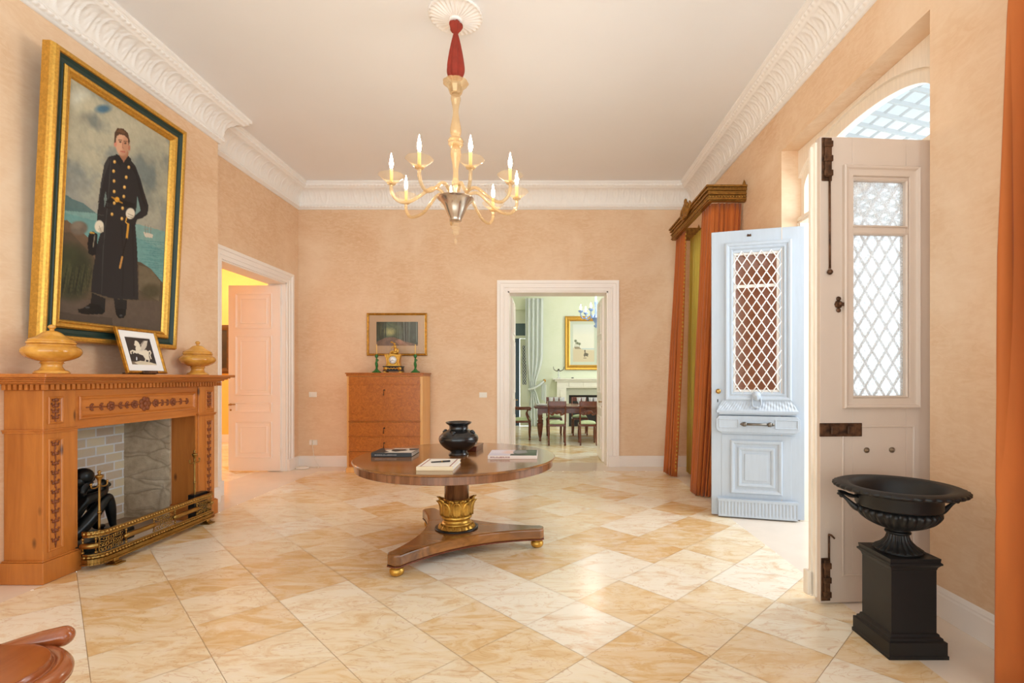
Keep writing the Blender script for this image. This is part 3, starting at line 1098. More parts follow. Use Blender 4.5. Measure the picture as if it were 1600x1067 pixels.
def tool_rest(px, py):
    m = M()
    m.lathe(smooth_prof([(.012, .04), (.012, .06), (.008, .08), (.008, .38), (.013, .39), (.008, .405), (.0075, .57), (.010, .60), (.011, .628), (.02, .645), (.026, .662), (.016, .668), (.008, .676), (.011, .688), (.006, .698), (0, .702)], 3), 14, (px, py, 0))
    for s in (-1, 1):
        m.tube(smooth_path([(px, py, .592), (px, py + s * .03, .578), (px, py + s * .062, .584), (px, py + s * .066, .606)], 5), .005, 6)
        m.ball((px, py + s * .066, .61), .009, 8, 6)
    return m.build('tool_rest', BRASS, **W)
tool_rest(-3.262, 3.615); tool_rest(-3.285, 4.635)
M().box((-3.325, 4.60, .03), (-3.262, 4.78, .285)).build('end_box', BLACK, bevel=.004, **W)

# ------------------------------------------------------------------ bronze figure inside the fireplace
SX = -3.60
bf = thing('bronze_sculpture', (SX, 3.9, .031), 'black bronze crouching figure with head on folded arms inside the fireplace', 'sculpture')
W = dict(parent=bf, world=True)
V, E, R = [], [], []
def node(x, y, z, r, link=None):
    V.append((x, y, z)); R.append(r)
    if link is not None:
        E.append((link, len(V) - 1))
    return len(V) - 1
pel = node(SX, 3.72, .20, .075)
ab = node(SX, 3.725, .30, .062, pel)
ch = node(SX, 3.755, .40, .075, ab)
nk = node(SX, 3.81, .475, .038, ch)
hd0 = node(SX, 3.835, .525, .050, nk)
hd = node(SX, 3.868, .575, .062, hd0)
hd2 = node(SX, 3.862, .63, .042, hd)
for s in (-1, 1):
    hip = node(SX + s * .055, 3.74, .19, .062, pel)
    th = node(SX + s * .075, 3.86, .315, .052, hip)
    kn = node(SX + s * .075, 3.985, .435, .042, th)
    cf = node(SX + s * .075, 4.01, .31, .040, kn)
    an = node(SX + s * .075, 4.03, .175, .024, cf)
    hl = node(SX + s * .075, 4.05, .148, .024, an)
    node(SX + s * .08, 4.13, .143, .018, hl)
    sh = node(SX + s * .095, 3.78, .44, .040, ch)
    el = node(SX + s * .09, 3.93, .465, .032, sh)
    wr = node(SX + s * .01, 4.035, .50 + s * .015, .024, el)
    node(SX - s * .04, 4.05, .525 + s * .012, .020, wr)
me = bpy.data.meshes.new('body')
me.from_pydata(V, E, [])
o = bpy.data.objects.new('body', me)
COL.objects.link(o)
me.materials.append(BRONZE)
md = o.modifiers.new('skin', 'SKIN'); md.use_smooth_shade = True
for i, r in enumerate(R):
    me.skin_vertices[0].data[i].radius = (r, r)
me.skin_vertices[0].data[0].use_root = True
md = o.modifiers.new('sub', 'SUBSURF'); md.levels = md.render_levels = 2
o.parent = bf
o.location = -Vector((SX, 3.9, .031))
m = M()
m.ball((SX, 3.845, .607), (.068, .075, .068), 16, 10)
m.ball((SX, 3.80, .575), (.05, .04, .05), 12, 8)
m.build('hair', BRONZE, **W)
m = M()
m.ball((SX, 3.93, .568), (.012, .02, .014), 8, 6)
for s in (-1, 1):
    m.ball((SX + s * .024, 3.918, .585), (.012, .012, .008), 8, 6)
m.ball((SX, 3.918, .543), (.02, .014, .008), 8, 6)
m.build('face', BRONZE, **W)
m = M(); m.box((SX - .14, 3.60, .031), (SX + .14, 4.17, .128)); m.build('base', BRONZE, bevel=.01, **W)

# ------------------------------------------------------------------ big portrait
# frame stands on pegs against the chimney breast and leans forward at the top
pt_ = empty('portrait_painting', (-3.50, 4.065, 1.643))
tag(pt_, 'large gilt framed portrait of a standing officer in a long black coat, above the mantelpiece', 'painting')
PH = 2.085; PW = 1.283
tilt = math.atan2(.10, PH)
pt_.rotation_euler = (-0.0, tilt, 0)
pt_.rotation_euler = (0, tilt, PI / 2)
Mx = Matrix.Translation((-3.50, 4.065, 1.643)) @ Matrix.Rotation(tilt, 4, 'Y') @ Matrix.Rotation(PI / 2, 4, 'Z')
pt_.rotation_mode = 'XYZ'
pt_.matrix_basis = Mx
# local: x along the wall, -y towards the room, z up
m = M()
m.frame(-PW / 2, 0, PW / 2, PH, [(.0, -.085), (.0, -.03), (.006, -.012), (.012, 0), (.03, .004), (.042, 0), (.046, -.01), (.046, -.085)], 0)
m.build('outer_frame', GOLD, pt_)
m = M()
m.frame(-PW / 2 + .0465, .0465, PW / 2 - .0465, PH - .0465, [(0, -.08), (0, -.012), (.02, -.03), (.045, -.034), (.052, -.028), (.052, -.08)], 0)
m.build('green_band', DKGREEN, pt_)
m = M()
q = .099
m.frame(-PW / 2 + q, q, PW / 2 - q, PH - q, [(0, -.08), (0, -.02), (.012, -.008), (.03, -.012), (.042, -.024), (.046, -.018), (.056, -.026), (.064, -.04), (.064, -.08)], 0)
m.build('inner_frame', GOLD, pt_)
q = .16
pic = Pic(190, 320, (134, 140, 134))
yy = pic.Y.copy(); xx0 = pic.X.copy()
f1 = pic.fbm(2.6, 6, 21); f2 = pic.fbm(5, 5, 5); fine = pic.fbm(30, 3, 8)
pic.lay(np.clip(1 - abs(yy - .5) / .2, 0, 1) * .5, (166, 158, 146))
cl = np.clip((f1 + .35 * (1 - yy * 1.8) - .52) * 8, 0, 1) * np.clip((.62 - yy) * 3, 0, 1)
pic.lay(cl * .9, (190, 182, 156))
pic.lay(np.clip((f2 - .55) * 4, 0, 1) * np.clip((.5 - yy) * 3, 0, 1) * .6, (92, 104, 108))
pic.quad((126, 120), (503, 352), (478, 1003), (95, 960))
pic.ell(165, 195, 36, 30, (204, 204, 188), .9, 1.2)
pic.ell(205, 225, 40, 26, (206, 196, 166), .8, 1.2)
pic.ell(255, 236, 26, 13, (64, 106, 136), .9, .9)
pic.ell(160, 270, 40, 20, (160, 154, 134), .5, 1.4)
pic.ell(420, 470, 60, 90, (92, 104, 104), .45, 1.4)
pic.poly([(90, 560), (300, 612), (510, 668), (510, 1020), (90, 1020)], (122, 158, 152))
pic.poly([(90, 585), (300, 640), (510, 740), (510, 1020), (90, 1020)], (100, 150, 148), .7)
pic.poly([(90, 528), (124, 532), (150, 548), (185, 560), (235, 596), (90, 582)], (84, 112, 112), .9)
for k in range(26):
    y = 690 + k * 5
    pic.line([(400 + (k * 37) % 60, y), (440 + (k * 53) % 70, y + 6)], 1.4, (70, 124, 128), .5)
tx = np.clip(fine * 1.4 - .2, 0, 1)
pic.poly([(90, 612), (125, 618), (170, 650), (230, 700), (260, 760), (400, 765), (440, 790), (478, 832), (500, 850), (500, 1020), (90, 1020)], (88, 74, 58))
pic.poly([(90, 612), (125, 618), (170, 650), (230, 700), (260, 780), (200, 720), (140, 660), (90, 660)], (112, 88, 68), .8)
pic.poly([(395, 775), (440, 790), (475, 835), (470, 900), (395, 860)], (112, 100, 78), .8)
pic.poly([(90, 890), (500, 900), (500, 1020), (90, 1020)], (94, 80, 70), .8)
pic.ell(170, 646, 32, 24, (110, 98, 86), 1, .3); pic.ell(162, 636, 20, 12, (140, 126, 110), .7, .9)
pic.ell(150, 800, 72, 90, (46, 50, 34), .9, .5); pic.ell(125, 740, 40, 40, (62, 66, 44), .7, .8); pic.ell(120, 790, 26, 30, (76, 80, 50), .6, 1)
pic.ell(440, 865, 34, 24, (68, 62, 42), .8, .6)
for k in range(90):
    x = 104 + (k * 47) % 118; y = 790 + (k * 31) % 90
    pic.line([(x, y), (x + (k % 5) - 2, y - 22)], 1.0, (92, 88, 56) if k % 3 else (30, 34, 24), .6)
pic.a *= (.95 + .14 * (fine - .5))[..., None]
pic.poly([(90, 930), (170, 945), (300, 955), (300, 1000), (90, 990)], (60, 50, 44), .5)
# ship
pic.poly([(410, 662), (447, 672), (443, 684), (416, 680)], (196, 186, 170))
for x in (417, 427, 437):
    pic.line([(x, 668), (x, 638 + (x - 417) * .3)], .9, (120, 110, 100)); pic.line([(x - 6, 652), (x + 6, 655)], .7, (140, 130, 118))
# trousers and boots
pic.poly([(222, 870), (274, 890), (271, 936), (214, 930)], (26, 25, 27))
pic.poly([(304, 890), (353, 895), (351, 928), (309, 928)], (26, 25, 27))
pic.poly([(170, 926), (190, 922), (216, 906), (252, 912), (272, 934), (262, 943), (200, 944), (174, 938)], (15, 14, 15))
pic.poly([(309, 924), (350, 926), (349, 945), (340, 957), (322, 957), (313, 945)], (15, 14, 15))
pic.ell(206, 920, 9, 3, (90, 90, 94), .7); pic.ell(331, 948, 6, 3, (90, 90, 94), .7)
# coat
coat = (33, 32, 35)
pic.poly([(276, 402), (306, 396), (322, 414), (342, 402), (356, 412), (378, 436), (396, 480), (412, 530), (427, 572), (425, 602), (406, 616), (386, 620), (380, 640), (388, 720), (395, 895), (300, 890), (218, 866), (224, 800), (240, 700), (262, 628), (237, 628), (238, 596), (246, 540), (254, 470), (262, 425)], coat)
pic.poly([(386, 540), (399, 590), (378, 606), (384, 575)], (112, 138, 134))
pic.poly([(268, 520), (274, 552), (264, 575), (263, 545)], (112, 128, 124), .9)
pic.poly([(276, 402), (262, 425), (250, 490), (240, 560), (244, 560), (262, 470), (282, 420)], (54, 52, 54), .8)
pic.poly([(352, 428), (380, 470), (404, 560), (420, 580), (400, 510), (376, 440)], (20, 19, 21), .8)
pic.line([(286, 410), (280, 520), (272, 610), (262, 720), (258, 870)], 1.6, (62, 60, 60), .8)
pic.line([(330, 640), (338, 760), (336, 880)], 3, (24, 23, 25), .8); pic.line([(370, 640), (378, 880)], 3, (24, 23, 25), .7)
pic.line([(238, 600), (262, 604)], 1.2, (66, 64, 62)); pic.line([(270, 575), (292, 580)], 2, (20, 19, 20))
pic.poly([(266, 556), (290, 540), (378, 566), (376, 582), (300, 566)], (18, 17, 18))
# head
pic.poly([(316, 385), (350, 385), (352, 408), (334, 424), (316, 406)], (150, 104, 78))
pic.poly([(304, 392), (318, 400), (333, 420), (320, 436), (300, 410)], (24, 23, 25)); pic.poly([(333, 424), (350, 400), (362, 412), (350, 440)], (24, 23, 25))
pic.ell(328, 358, 25, 41, (206, 158, 128), 1, .15)
pic.ell(342, 366, 14, 32, (168, 118, 90), .6, .6); pic.ell(334, 392, 14, 10, (176, 128, 102), .6, .7)
pic.ell(302, 358, 5, 11, (204, 132, 110)); pic.ell(354, 374, 4, 9, (170, 112, 88))
pic.poly([(298, 356), (299, 318), (308, 304), (330, 306), (348, 322), (356, 350), (351, 366), (348, 342), (336, 330), (318, 326), (306, 332), (304, 352)], (78, 52, 36))
pic.poly([(302, 316), (318, 306), (340, 318), (336, 326), (316, 318)], (116, 82, 56), .7)
for x, y in ((320, 352), (339, 357)):
    pic.ell(x, y, 4.6, 2.6, (60, 40, 32)); pic.line([(x - 6, y - 7), (x + 6, y - 6)], 1.4, (80, 54, 40))
pic.line([(330, 354), (329, 372), (333, 374)], 1.4, (158, 104, 80)); pic.line([(322, 384), (337, 387)], 1.8, (170, 86, 76))
# hands, cap, sword
pic.ell(246, 641, 17, 21, (214, 204, 184), 1, .2); pic.poly([(240, 650), (262, 640), (262, 660), (250, 664)], (190, 180, 160)); pic.line([(246, 640), (254, 660)], 1.2, (150, 140, 122))
pic.ell(361, 599, 17, 19, (216, 206, 186), 1, .2); pic.line([(352, 600), (372, 608)], 1.2, (150, 140, 122)); pic.line([(352, 608), (370, 614)], 1.2, (150, 140, 122))
pic.poly([(208, 664), (222, 657), (240, 668), (236, 738), (222, 742), (207, 734), (203, 700)], (18, 18, 22)); pic.line([(214, 662), (226, 664)], 3, (190, 146, 62)); pic.line([(230, 672), (224, 712)], 2, (150, 140, 120), .8)
pic.line([(348, 612), (344, 628), (354, 636)], 2, (200, 150, 62)); pic.line([(354, 636), (349, 684)], 4, (196, 142, 50)); pic.line([(349, 684), (333, 748)], 2.4, (14, 13, 14)); pic.line([(333, 748), (325, 784)], 3.6, (184, 132, 66))
pic.ell(311, 550, 9, 9, (214, 156, 50), 1, .3); pic.line([(292, 542), (330, 562)], 2.6, (190, 136, 46), .8)
for x, y in ((300, 420), (297, 452), (299, 486), (300, 522), (301, 562), (293, 600), (353, 440), (344, 474), (338, 508), (336, 540), (332, 580), (330, 616)):
    pic.ell(x, y, 5.2, 5.8, (206, 156, 72), 1, .4); pic.ell(x - 1, y - 2, 2, 2, (244, 220, 160), .9, .8)
pic.build('canvas', -PW / 2 + q, q, PW / 2 - q, PH - q, PAINT, pt_, .044)
m = M(); m.box((-PW / 2 + .05, .055, .05), (PW / 2 - .05, .08, PH - .05)); m.build('backing', MAHOG, pt_)

# ------------------------------------------------------------------ marble tureens
def tureen(loc, label):
    t = thing('marble_tureen', loc, label, 'urn', 'marble tureens on the mantelpiece')
    m = M()
    m.lathe(smooth_prof([(.0, .0), (.088, .0), (.09, .012), (.082, .022), (.066, .03), (.054, .05), (.056, .068), (.066, .072), (.058, .082), (.09, .092), (.135, .115), (.156, .145), (.15, .172), (.128, .19), (.122, .2), (.118, .2), (.0, .195)], 4), 48)
    m.build('bowl', YMARBLE, t)
    m = M()
    m.lathe(smooth_prof([(.12, .202), (.126, .206), (.127, .215), (.118, .222), (.122, .228), (.112, .236), (.075, .258), (.048, .282), (.03, .292), (.014, .296), (.012, .306), (.02, .316), (.02, .326), (.01, .336), (.0, .338)], 4), 48)
    m.build('lid', YMARBLE, t)
    return t
tureen((-3.38, 3.385, SHZ), 'yellow marble lidded tureen on the near end of the mantelshelf')
tureen((-3.45, 4.91, SHZ), 'yellow marble lidded tureen with a grey patch right of the small winged horse picture')

# ------------------------------------------------------------------ winged horse print on its easel
ht = thing('winged_horse_print', (-3.352, 4.178, SHZ + .012), 'small gold framed print of a white winged horse leaning on an easel', 'picture')
th_ = math.atan2(.105, .37)
ht.matrix_basis = Matrix.Translation((-3.352, 4.178, SHZ + .012)) @ Matrix.Rotation(-th_, 4, 'Y') @ Matrix.Rotation(PI / 2, 4, 'Z')
hw, hh = .415, .39
m = M(); m.frame(-hw / 2, 0, hw / 2, hh, [(0, -.018), (0, .002), (.006, .006), (.016, .004), (.022, -.002), (.022, -.018)]); m.build('picture_frame', GILT, ht)
m = M(); m.frame(-hw / 2 + .0225, .0225, hw / 2 - .0225, hh - .0225, [(0, -.016), (0, -.006), (.05, -.006), (.054, -.010), (.054, -.016)]); m.build('mount', WHITEMAT, ht)
pic = Pic(90, 86, (58, 50, 48)).quad((215, 225), (590, 265), (690, 600), (320, 590))
pic.a *= (.9 + .2 * pic.fbm(6, 4, 1))[..., None]
wc = (226, 216, 196)
pic.poly([(310, 545), (400, 548), (480, 545), (560, 560), (690, 578), (700, 610), (315, 610)], (150, 132, 112), .7); pic.poly([(360, 560), (450, 538), (600, 560), (700, 590), (560, 606), (420, 588)], (208, 196, 172))
pic.poly([(400, 330), (384, 380), (392, 425), (440, 455), (490, 470), (525, 520), (560, 530), (590, 525), (575, 485), (578, 430), (540, 402), (470, 404), (446, 330), (425, 300)], wc)
pic.poly([(378, 284), (390, 282), (412, 290), (436, 312), (440, 340), (404, 340), (386, 352), (366, 338), (374, 310)], wc)
pic.line([(400, 425), (340, 408), (312, 420), (318, 445)], 9, wc); pic.line([(405, 440), (360, 424), (352, 440)], 8, wc)
pic.poly([(446, 410), (478, 330), (520, 288), (560, 288), (548, 350), (520, 395), (470, 420)], (210, 200, 184)); pic.poly([(450, 340), (500, 285), (520, 284), (476, 340)], (170, 160, 148), .8)
for k in range(4):
    pic.line([(470 + k * 14, 404), (500 + k * 16, 310)], 2, (160, 150, 138))
pic.line([(570, 425), (592, 416), (604, 440), (590, 470), (606, 512)], 8, wc); pic.line([(530, 520), (520, 545)], 8, wc); pic.line([(580, 520), (575, 548)], 8, wc)
pic.ell(398, 512, 7, 24, (232, 236, 244))
pic.build('print', -hw / 2 + .074, .074, hw / 2 - .074, hh - .074, PRINT, ht, .013)
m = M(); m.box((-hw / 2 + .01, .014, .01), (hw / 2 - .01, .018, hh - .01)); m.build('backing', MAHOG, ht)
m = M()
m.box((-.08, -.02, -.008), (.08, .012, -.001)).box((-.08, -.02, -.001), (.08, -.015, .016))
m.tube([(-.06, .02, 0), (-.1, .13, .035)], .004, 6).tube([(.06, .02, 0), (.1, .13, .035)], .004, 6).tube([(0, .022, .0), (0, .024, .3)], .004, 6)
m.build('easel', RUST, ht)
# ================================================================== desk (secretaire) on the far wall
dx0, dx1, dy0, dy1, dz = -2.857, -1.76, 7.13, 7.618, 1.452
se = thing('secretaire_desk', ((dx0 + dx1) / 2, (dy0 + dy1) / 2, 0), 'tall burl walnut fall-front desk against the far wall', 'desk')
W = dict(parent=se, world=True)
m = M()
m.box((dx0, dy0 + .012, .06), (dx1, dy1, dz - .05)).box((dx0 - .008, dy0 - .002, .001), (dx1 + .008, dy1, .075))
m.build('carcass', BURLEDGE, bevel=.004, **W)
m = M()
m.box((dx0 - .02, dy0 - .012, dz - .018), (dx1 + .02, dy1, dz)).box((dx0 - .006, dy0 - .002, dz - .05), (dx1 + .006, dy1, dz - .018))
m.build('top', BURL, bevel=.005, **W)
fx0, fx1 = dx0 + .035, dx1 - .035
def key(x, z, parent_front):
    k = M()
    k.lathe([(.012, 0), (.012, .003), (0, .004)], 12, xf=XF((x, dy0 - .008, z), 0, PI / 2))
    k.tube([(x, dy0 - .010, z), (x, dy0 - .035, z)], .0035, 6)
    k.lathe([(.004, -.002), (.012, 0), (.004, .002)], 10, xf=XF((x, dy0 - .04, z), 0, 0, PI / 2))
    k.build('key', BRASS, parent_front, world=False) if False else None
    return k
for nm, z0, z1, kz in (('frieze_drawer', 1.285, 1.395, None), ('fall_front', .755, 1.275, 1.20), ('drawer', .535, .735, .65), ('drawer', .315, .52, .435), ('drawer', .09, .30, .21)):
    m = M(); m.box((fx0, dy0 - .006, z0), (fx1, dy0 + .011, z1))
    o = m.build(nm, BURL, bevel=.003, **W)
    if kz:
        k = key((fx0 + fx1) / 2, kz, o)
        k.v = [p - Vector(((dx0 + dx1) / 2, (dy0 + dy1) / 2, 0)) for p in k.v]
        k.tube([(p[0] - (dx0 + dx1) / 2, p[1] - (dy0 + dy1) / 2, p[2]) for p in (((fx0 + fx1) / 2, dy0 - .042, kz), ((fx0 + fx1) / 2 + .002, dy0 - .044, kz - .04), ((fx0 + fx1) / 2, dy0 - .044, kz - .075))], [.003, .006, .009], 6)
        ko = k.build('key', RUST, o)
for z in (.305, .528, .745, 1.28):
    M().box((fx0 - .005, dy0 - .012, z - .007), (fx1 + .005, dy0 + .005, z + .007)).build('rail_moulding', BURL, bevel=.002, **W)

# ------------------------------------------------------------------ forest picture
pf = thing('forest_picture', (-2.278, YB - .002, 1.72), 'gold framed picture of a forest path on the far wall above the desk', 'picture')
pw, ph = .93, .66
m = M(); m.frame(-pw / 2, 0, pw / 2, ph, [(0, 0), (0, .022), (.01, .028), (.02, .022), (.026, .016), (.034, .018), (.036, 0)]); m.build('picture_frame', GILT, pf)
m = M(); m.box((-pw / 2 + .034, -.012, .034), (pw / 2 - .034, -.006, ph - .034)); m.build('mount', PEACHMAT, pf)
pic = Pic(130, 76, (48, 56, 46))
f = pic.fbm(8, 5, 3); g = pic.fbm(16, 4, 6)
pic.a *= (.55 + .9 * f)[..., None]
X, Y = pic.X, pic.Y
pic.ell(.30, .35, .22, .3, (112, 110, 66), .6, 1.3); pic.ell(.32, .42, .1, .14, (176, 160, 100), .8, 1.2)
pic.lay((g > .56) * np.clip(.8 - Y, 0, 1) * .6, (36, 42, 36))
rr = random.Random(2)
for k in range(26):
    x = .5 + rr.random() * .5
    pic.line([(x, -.05), (x + rr.uniform(-.03, .03), .85)], .004 + .004 * rr.random(), (112, 120, 112) if k % 2 else (30, 34, 32), .55)
for k in range(12):
    x = rr.random() * .26
    pic.line([(x, 0), (x + rr.uniform(-.05, .05), .8)], .006, (24, 26, 22), .6)
pic.poly([(-.02, 1.02), (-.02, .86), (.22, .66), (.42, .64), (.72, .84), (1.02, .96), (1.02, 1.02)], (112, 80, 64), .8); pic.poly([(.45, .8), (.55, .72), (.8, 1.0), (.55, 1)], (160, 112, 88), .5)
pic.a *= (1.15 + .5 * g)[..., None]
pic.build('print', -.318, .155, .325, .525, PRINT, pf, -.0125)
m = M(); m.box((-pw / 2 + .036, -.017, .036), (pw / 2 - .036, -.015, ph - .036)); m.build('glass', clear_pane('picture glass', trans=.02), pf)

# ------------------------------------------------------------------ clock and candlesticks on the desk
ck = thing('mantel_clock', (-2.245, 7.36, dz + .001), 'gilt figure clock with a white dial on a black base, on the desk', 'clock')
m = M()
m.box((-.135, -.06, .03), (.135, .06, .085)).box((-.145, -.068, .085), (.145, .068, .098)).box((-.145, -.068, .022), (.145, .068, .034))
m.build('base', BLACK, ck, bevel=.003)
m = M()
for s in (-1, 1):
    for y in (-.06, .02):
        M().box((s * .115 - .02, y, 0), (s * .115 + .02, y + .04, .022)).build('foot', GOLD, ck)
    M().lathe([(.03, 0), (.028, .006), (.014, .004), (.01, .01), (0, .012)], 16, xf=XF((s * .105, -.061, .06), 0, PI / 2)).build('rosette', GOLD, ck)
m = M()
for k in range(-3, 4):
    m.ball((k * .022, -.062, .06 + .008 * (k % 2)), (.012, .006, .012), 8, 6)
m.build('base_ornament', GOLD, ck)
m = M()
out = [(-.11, .10), (.11, .10), (.1, .125), (.088, .16), (.098, .22), (.108, .262), (.092, .28), (.06, .268), (.02, .282), (-.02, .282), (-.06, .268), (-.092, .28), (-.108, .262), (-.098, .22), (-.088, .16), (-.1, .125)]
m.prism(out, 1, -.045, .045)
for s in (-1, 1):
    m.tube(smooth_path([(s * .09, -.045, .11), (s * .082, -.05, .16), (s * .1, -.05, .23), (s * .112, -.05, .265), (s * .095, -.05, .28)], 5), .011, 8)
m.build('case', GOLD, ck, bevel=.004)
m = M(); m.lathe([(.066, 0), (.066, .006), (.058, .01), (.056, .004)], 32, xf=XF((0, -.046, .19), 0, PI / 2)); m.build('bezel', GOLD, ck)
dl = M(); dl.lathe([(0, .0), (.056, .0), (.056, .004), (0, .006)], 32, xf=XF((0, -.046, .19), 0, PI / 2)); do = dl.build('dial', PORCELAIN, ck)
m = M()
for k in range(12):
    a = TAU * k / 12
    m.box((-.002, -.0035, .040), (.002, -.003, .050), xf=Matrix.Translation((0, -.0497, .19)) @ Matrix.Rotation(a, 4, 'Y'))
for a, l in ((2.1, .028), (4.1, .04)):
    m.box((-.002, -.0045, -.005), (.002, -.004, l), xf=Matrix.Translation((0, -.0497, .19)) @ Matrix.Rotation(a, 4, 'Y'))
m.build('hands', BLACK, do)
m = M()
m.ball((.01, 0, .30), (.055, .035, .025)); m.ball((.03, 0, .335), (.03, .028, .045)); m.ball((.02, 0, .385), (.022, .02, .034)); m.ball((.012, 0, .43), (.017, .017, .02))
m.tube(smooth_path([(.02, -.01, .40), (-.012, -.02, .385), (-.028, -.02, .355)], 4), .008, 6)
m.tube(smooth_path([(.02, .0, .40), (.0, .0, .44), (-.03, .0, .462)], 4), .008, 6)
m.tube(smooth_path([(.03, -.01, .315), (-.02, -.02, .32), (-.045, -.02, .29), (-.05, -.02, .275)], 4), .013, 6)
m.ball((-.03, 0, .457), (.02, .01, .012)); m.ball((.06, 0, .325), (.02, .02, .04))
m.build('figure', GOLD, ck)
def candlestick(x, label):
    t = thing('glass_candlestick', (x, 7.36, dz + .001), label, 'candlestick', 'green candlesticks on the desk')
    m = M(); m.lathe(smooth_prof([(0, 0), (.066, 0), (.066, .014), (.05, .024), (.022, .05), (.014, .07)], 3), 8, smooth=False); m.build('base', GREENGLASS, t)
    m = M()
    m.lathe(smooth_prof([(.013, .068), (.018, .09), (.022, .12), (.018, .15), (.012, .175), (.016, .2), (.010, .215), (.014, .225)], 4), 16, flute=lambda t, i, r: r * (1 + .18 * math.sin(t + i * .35)))
    m.tube(smooth_path([(.012, 0, .17), (.026, 0, .185), (.022, 0, .2)], 4), .006, 6)
    m.build('stem', GREENGLASS, t)
    m = M(); m.lathe(smooth_prof([(.014, .224), (.024, .238), (.024, .262), (.026, .27), (.018, .272), (.012, .262)], 3), 16); m.build('socket', GREENGLASS, t)
    m = M(); m.lathe([(.0085, .262), (.0065, .42), (.001, .425)], 10); m.build('candle', CANDLE, t)
    return t
candlestick(-2.50, 'green glass candlestick left of the gilt clock')
candlestick(-1.922, 'green glass candlestick right of the gilt clock')

# ================================================================== round table
tb = thing('pedestal_table', (-.712, 4.02, 0), 'large round rosewood pedestal table with gilt leaf column in the middle', 'table')
m = M(); m.lathe([(0, .727), (.79, .727), (.80, .731), (.802, .738), (.796, .744), (.0, .744)], 96, smooth=False); o = m.build('table_top', ROSEWOOD, tb)
m = M(); m.lathe([(.70, .668), (.776, .668), (.782, .672), (.782, .722), (.79, .727), (.70, .727)], 96, smooth=False); m.build('apron', ROSEWOODV, tb)
m = M(); m.lathe([(.098, .40), (.098, .70), (.3, .71), (.3, .726)], 40, smooth=True); m.build('column', ROSEWOODV, tb)
def leaf_ring(m, n, r0, r1, z0, z1, wid, curl, seg=7, phase=0):
    for k in range(n):
        a = TAU * (k + phase) / n
        ca, sa = math.cos(a), math.sin(a)
        def fn(u, v):
            t = v
            w = wid * math.sin(PI * min(max(t * .82 + .16, 0), 1)) ** .7
            x = (u - .5) * 2 * w
            rr = r0 + (r1 - r0) * t + curl * t ** 4
            z = z0 + (z1 - z0) * (t - .10 * t ** 6)
            bul = .016 * (1 - (2 * u - 1) ** 2) + .005 * math.cos((u - .5) * 6 * PI)
            rr += bul
            return (ca * rr - sa * x, sa * rr + ca * x, z)
        m.grid(fn, 8, seg)
    return m
m = M()
m.lathe(smooth_prof([(.118, .272), (.114, .30), (.11, .34), (.108, .385), (.098, .40)], 3), 40)
leaf_ring(m, 9, .112, .118, .268, .405, .044, .028)
leaf_ring(m, 9, .104, .112, .275, .425, .036, .03, phase=.5)
m.build('leaf_cup', GOLD, tb, solid=.006)
m = M(); m.lathe(smooth_prof([(.10, .18), (.118, .19), (.122, .205), (.112, .215), (.106, .23), (.112, .24), (.124, .25), (.122, .266), (.112, .274)], 4), 40); m.build('ring', GOLD, tb)
m = M()
m.lathe([(.10, .186), (.16, .13), (.172, .115), (.172, .102)], 40)
leaf_ring(m, 14, .112, .166, .196, .118, .034, .012)
leaf_ring(m, 14, .120, .174, .180, .106, .030, .004, phase=.5)
m.build('leaf_base', GOLD, tb, solid=.005)
FT = [(math.radians(a), .655) for a in (241, 0.5, 122)]
poly = []
for i in range(3):
    a, R_ = FT[i]
    b, _ = FT[(i + 1) % 3]
    tip = Vector((math.cos(a), math.sin(a))) * (R_ + .055)
    pn = Vector((-math.sin(a), math.cos(a)))
    un = Vector((math.cos(a), math.sin(a)))
    poly += [tip - pn * .062 - un * .03, tip - pn * .035, tip + pn * .035, tip + pn * .062 - un * .03]
    s = tip + pn * .066 - un * .10
    tip2 = Vector((math.cos(b), math.sin(b))) * (R_ + .055)
    e = tip2 - Vector((-math.sin(b), math.cos(b))) * .066 - Vector((math.cos(b), math.sin(b))) * .10
    midd = Vector((math.cos((a + (b if b > a else b + TAU)) / 2), math.sin((a + (b if b > a else b + TAU)) / 2))) * .15
    for k in range(0, 13):
        t = k / 12
        poly.append(s * (1 - t) ** 2 + midd * 2 * t * (1 - t) + e * t * t)
m = M(); m.prism([(p.x, p.y) for p in poly], 2, .078, .158); m.build('tripod_base', ROSEWOOD, tb, bevel=.012, seg=3)
m = M(); m.prism([(p.x * 1.004, p.y * 1.004) for p in poly], 2, .069, .0785); m.build('base_moulding', MAHOG, tb)
m = M(); m.lathe([(.17, .158), (.174, .16), (.174, .168), (.16, .17)], 40); m.lathe([(.165, .1), (.165, .2)], 4) if False else None; m.build('collar', BLACK, tb)
for a, R_ in FT:
    m = M(); m.lathe(smooth_prof([(0, .0005), (.03, .0005), (.046, .012), (.052, .032), (.046, .05), (.038, .056), (.042, .062), (.040, .069), (0, .069)], 4), 24, (math.cos(a) * R_, math.sin(a) * R_, 0))
    m.build('foot', GOLD, tb)

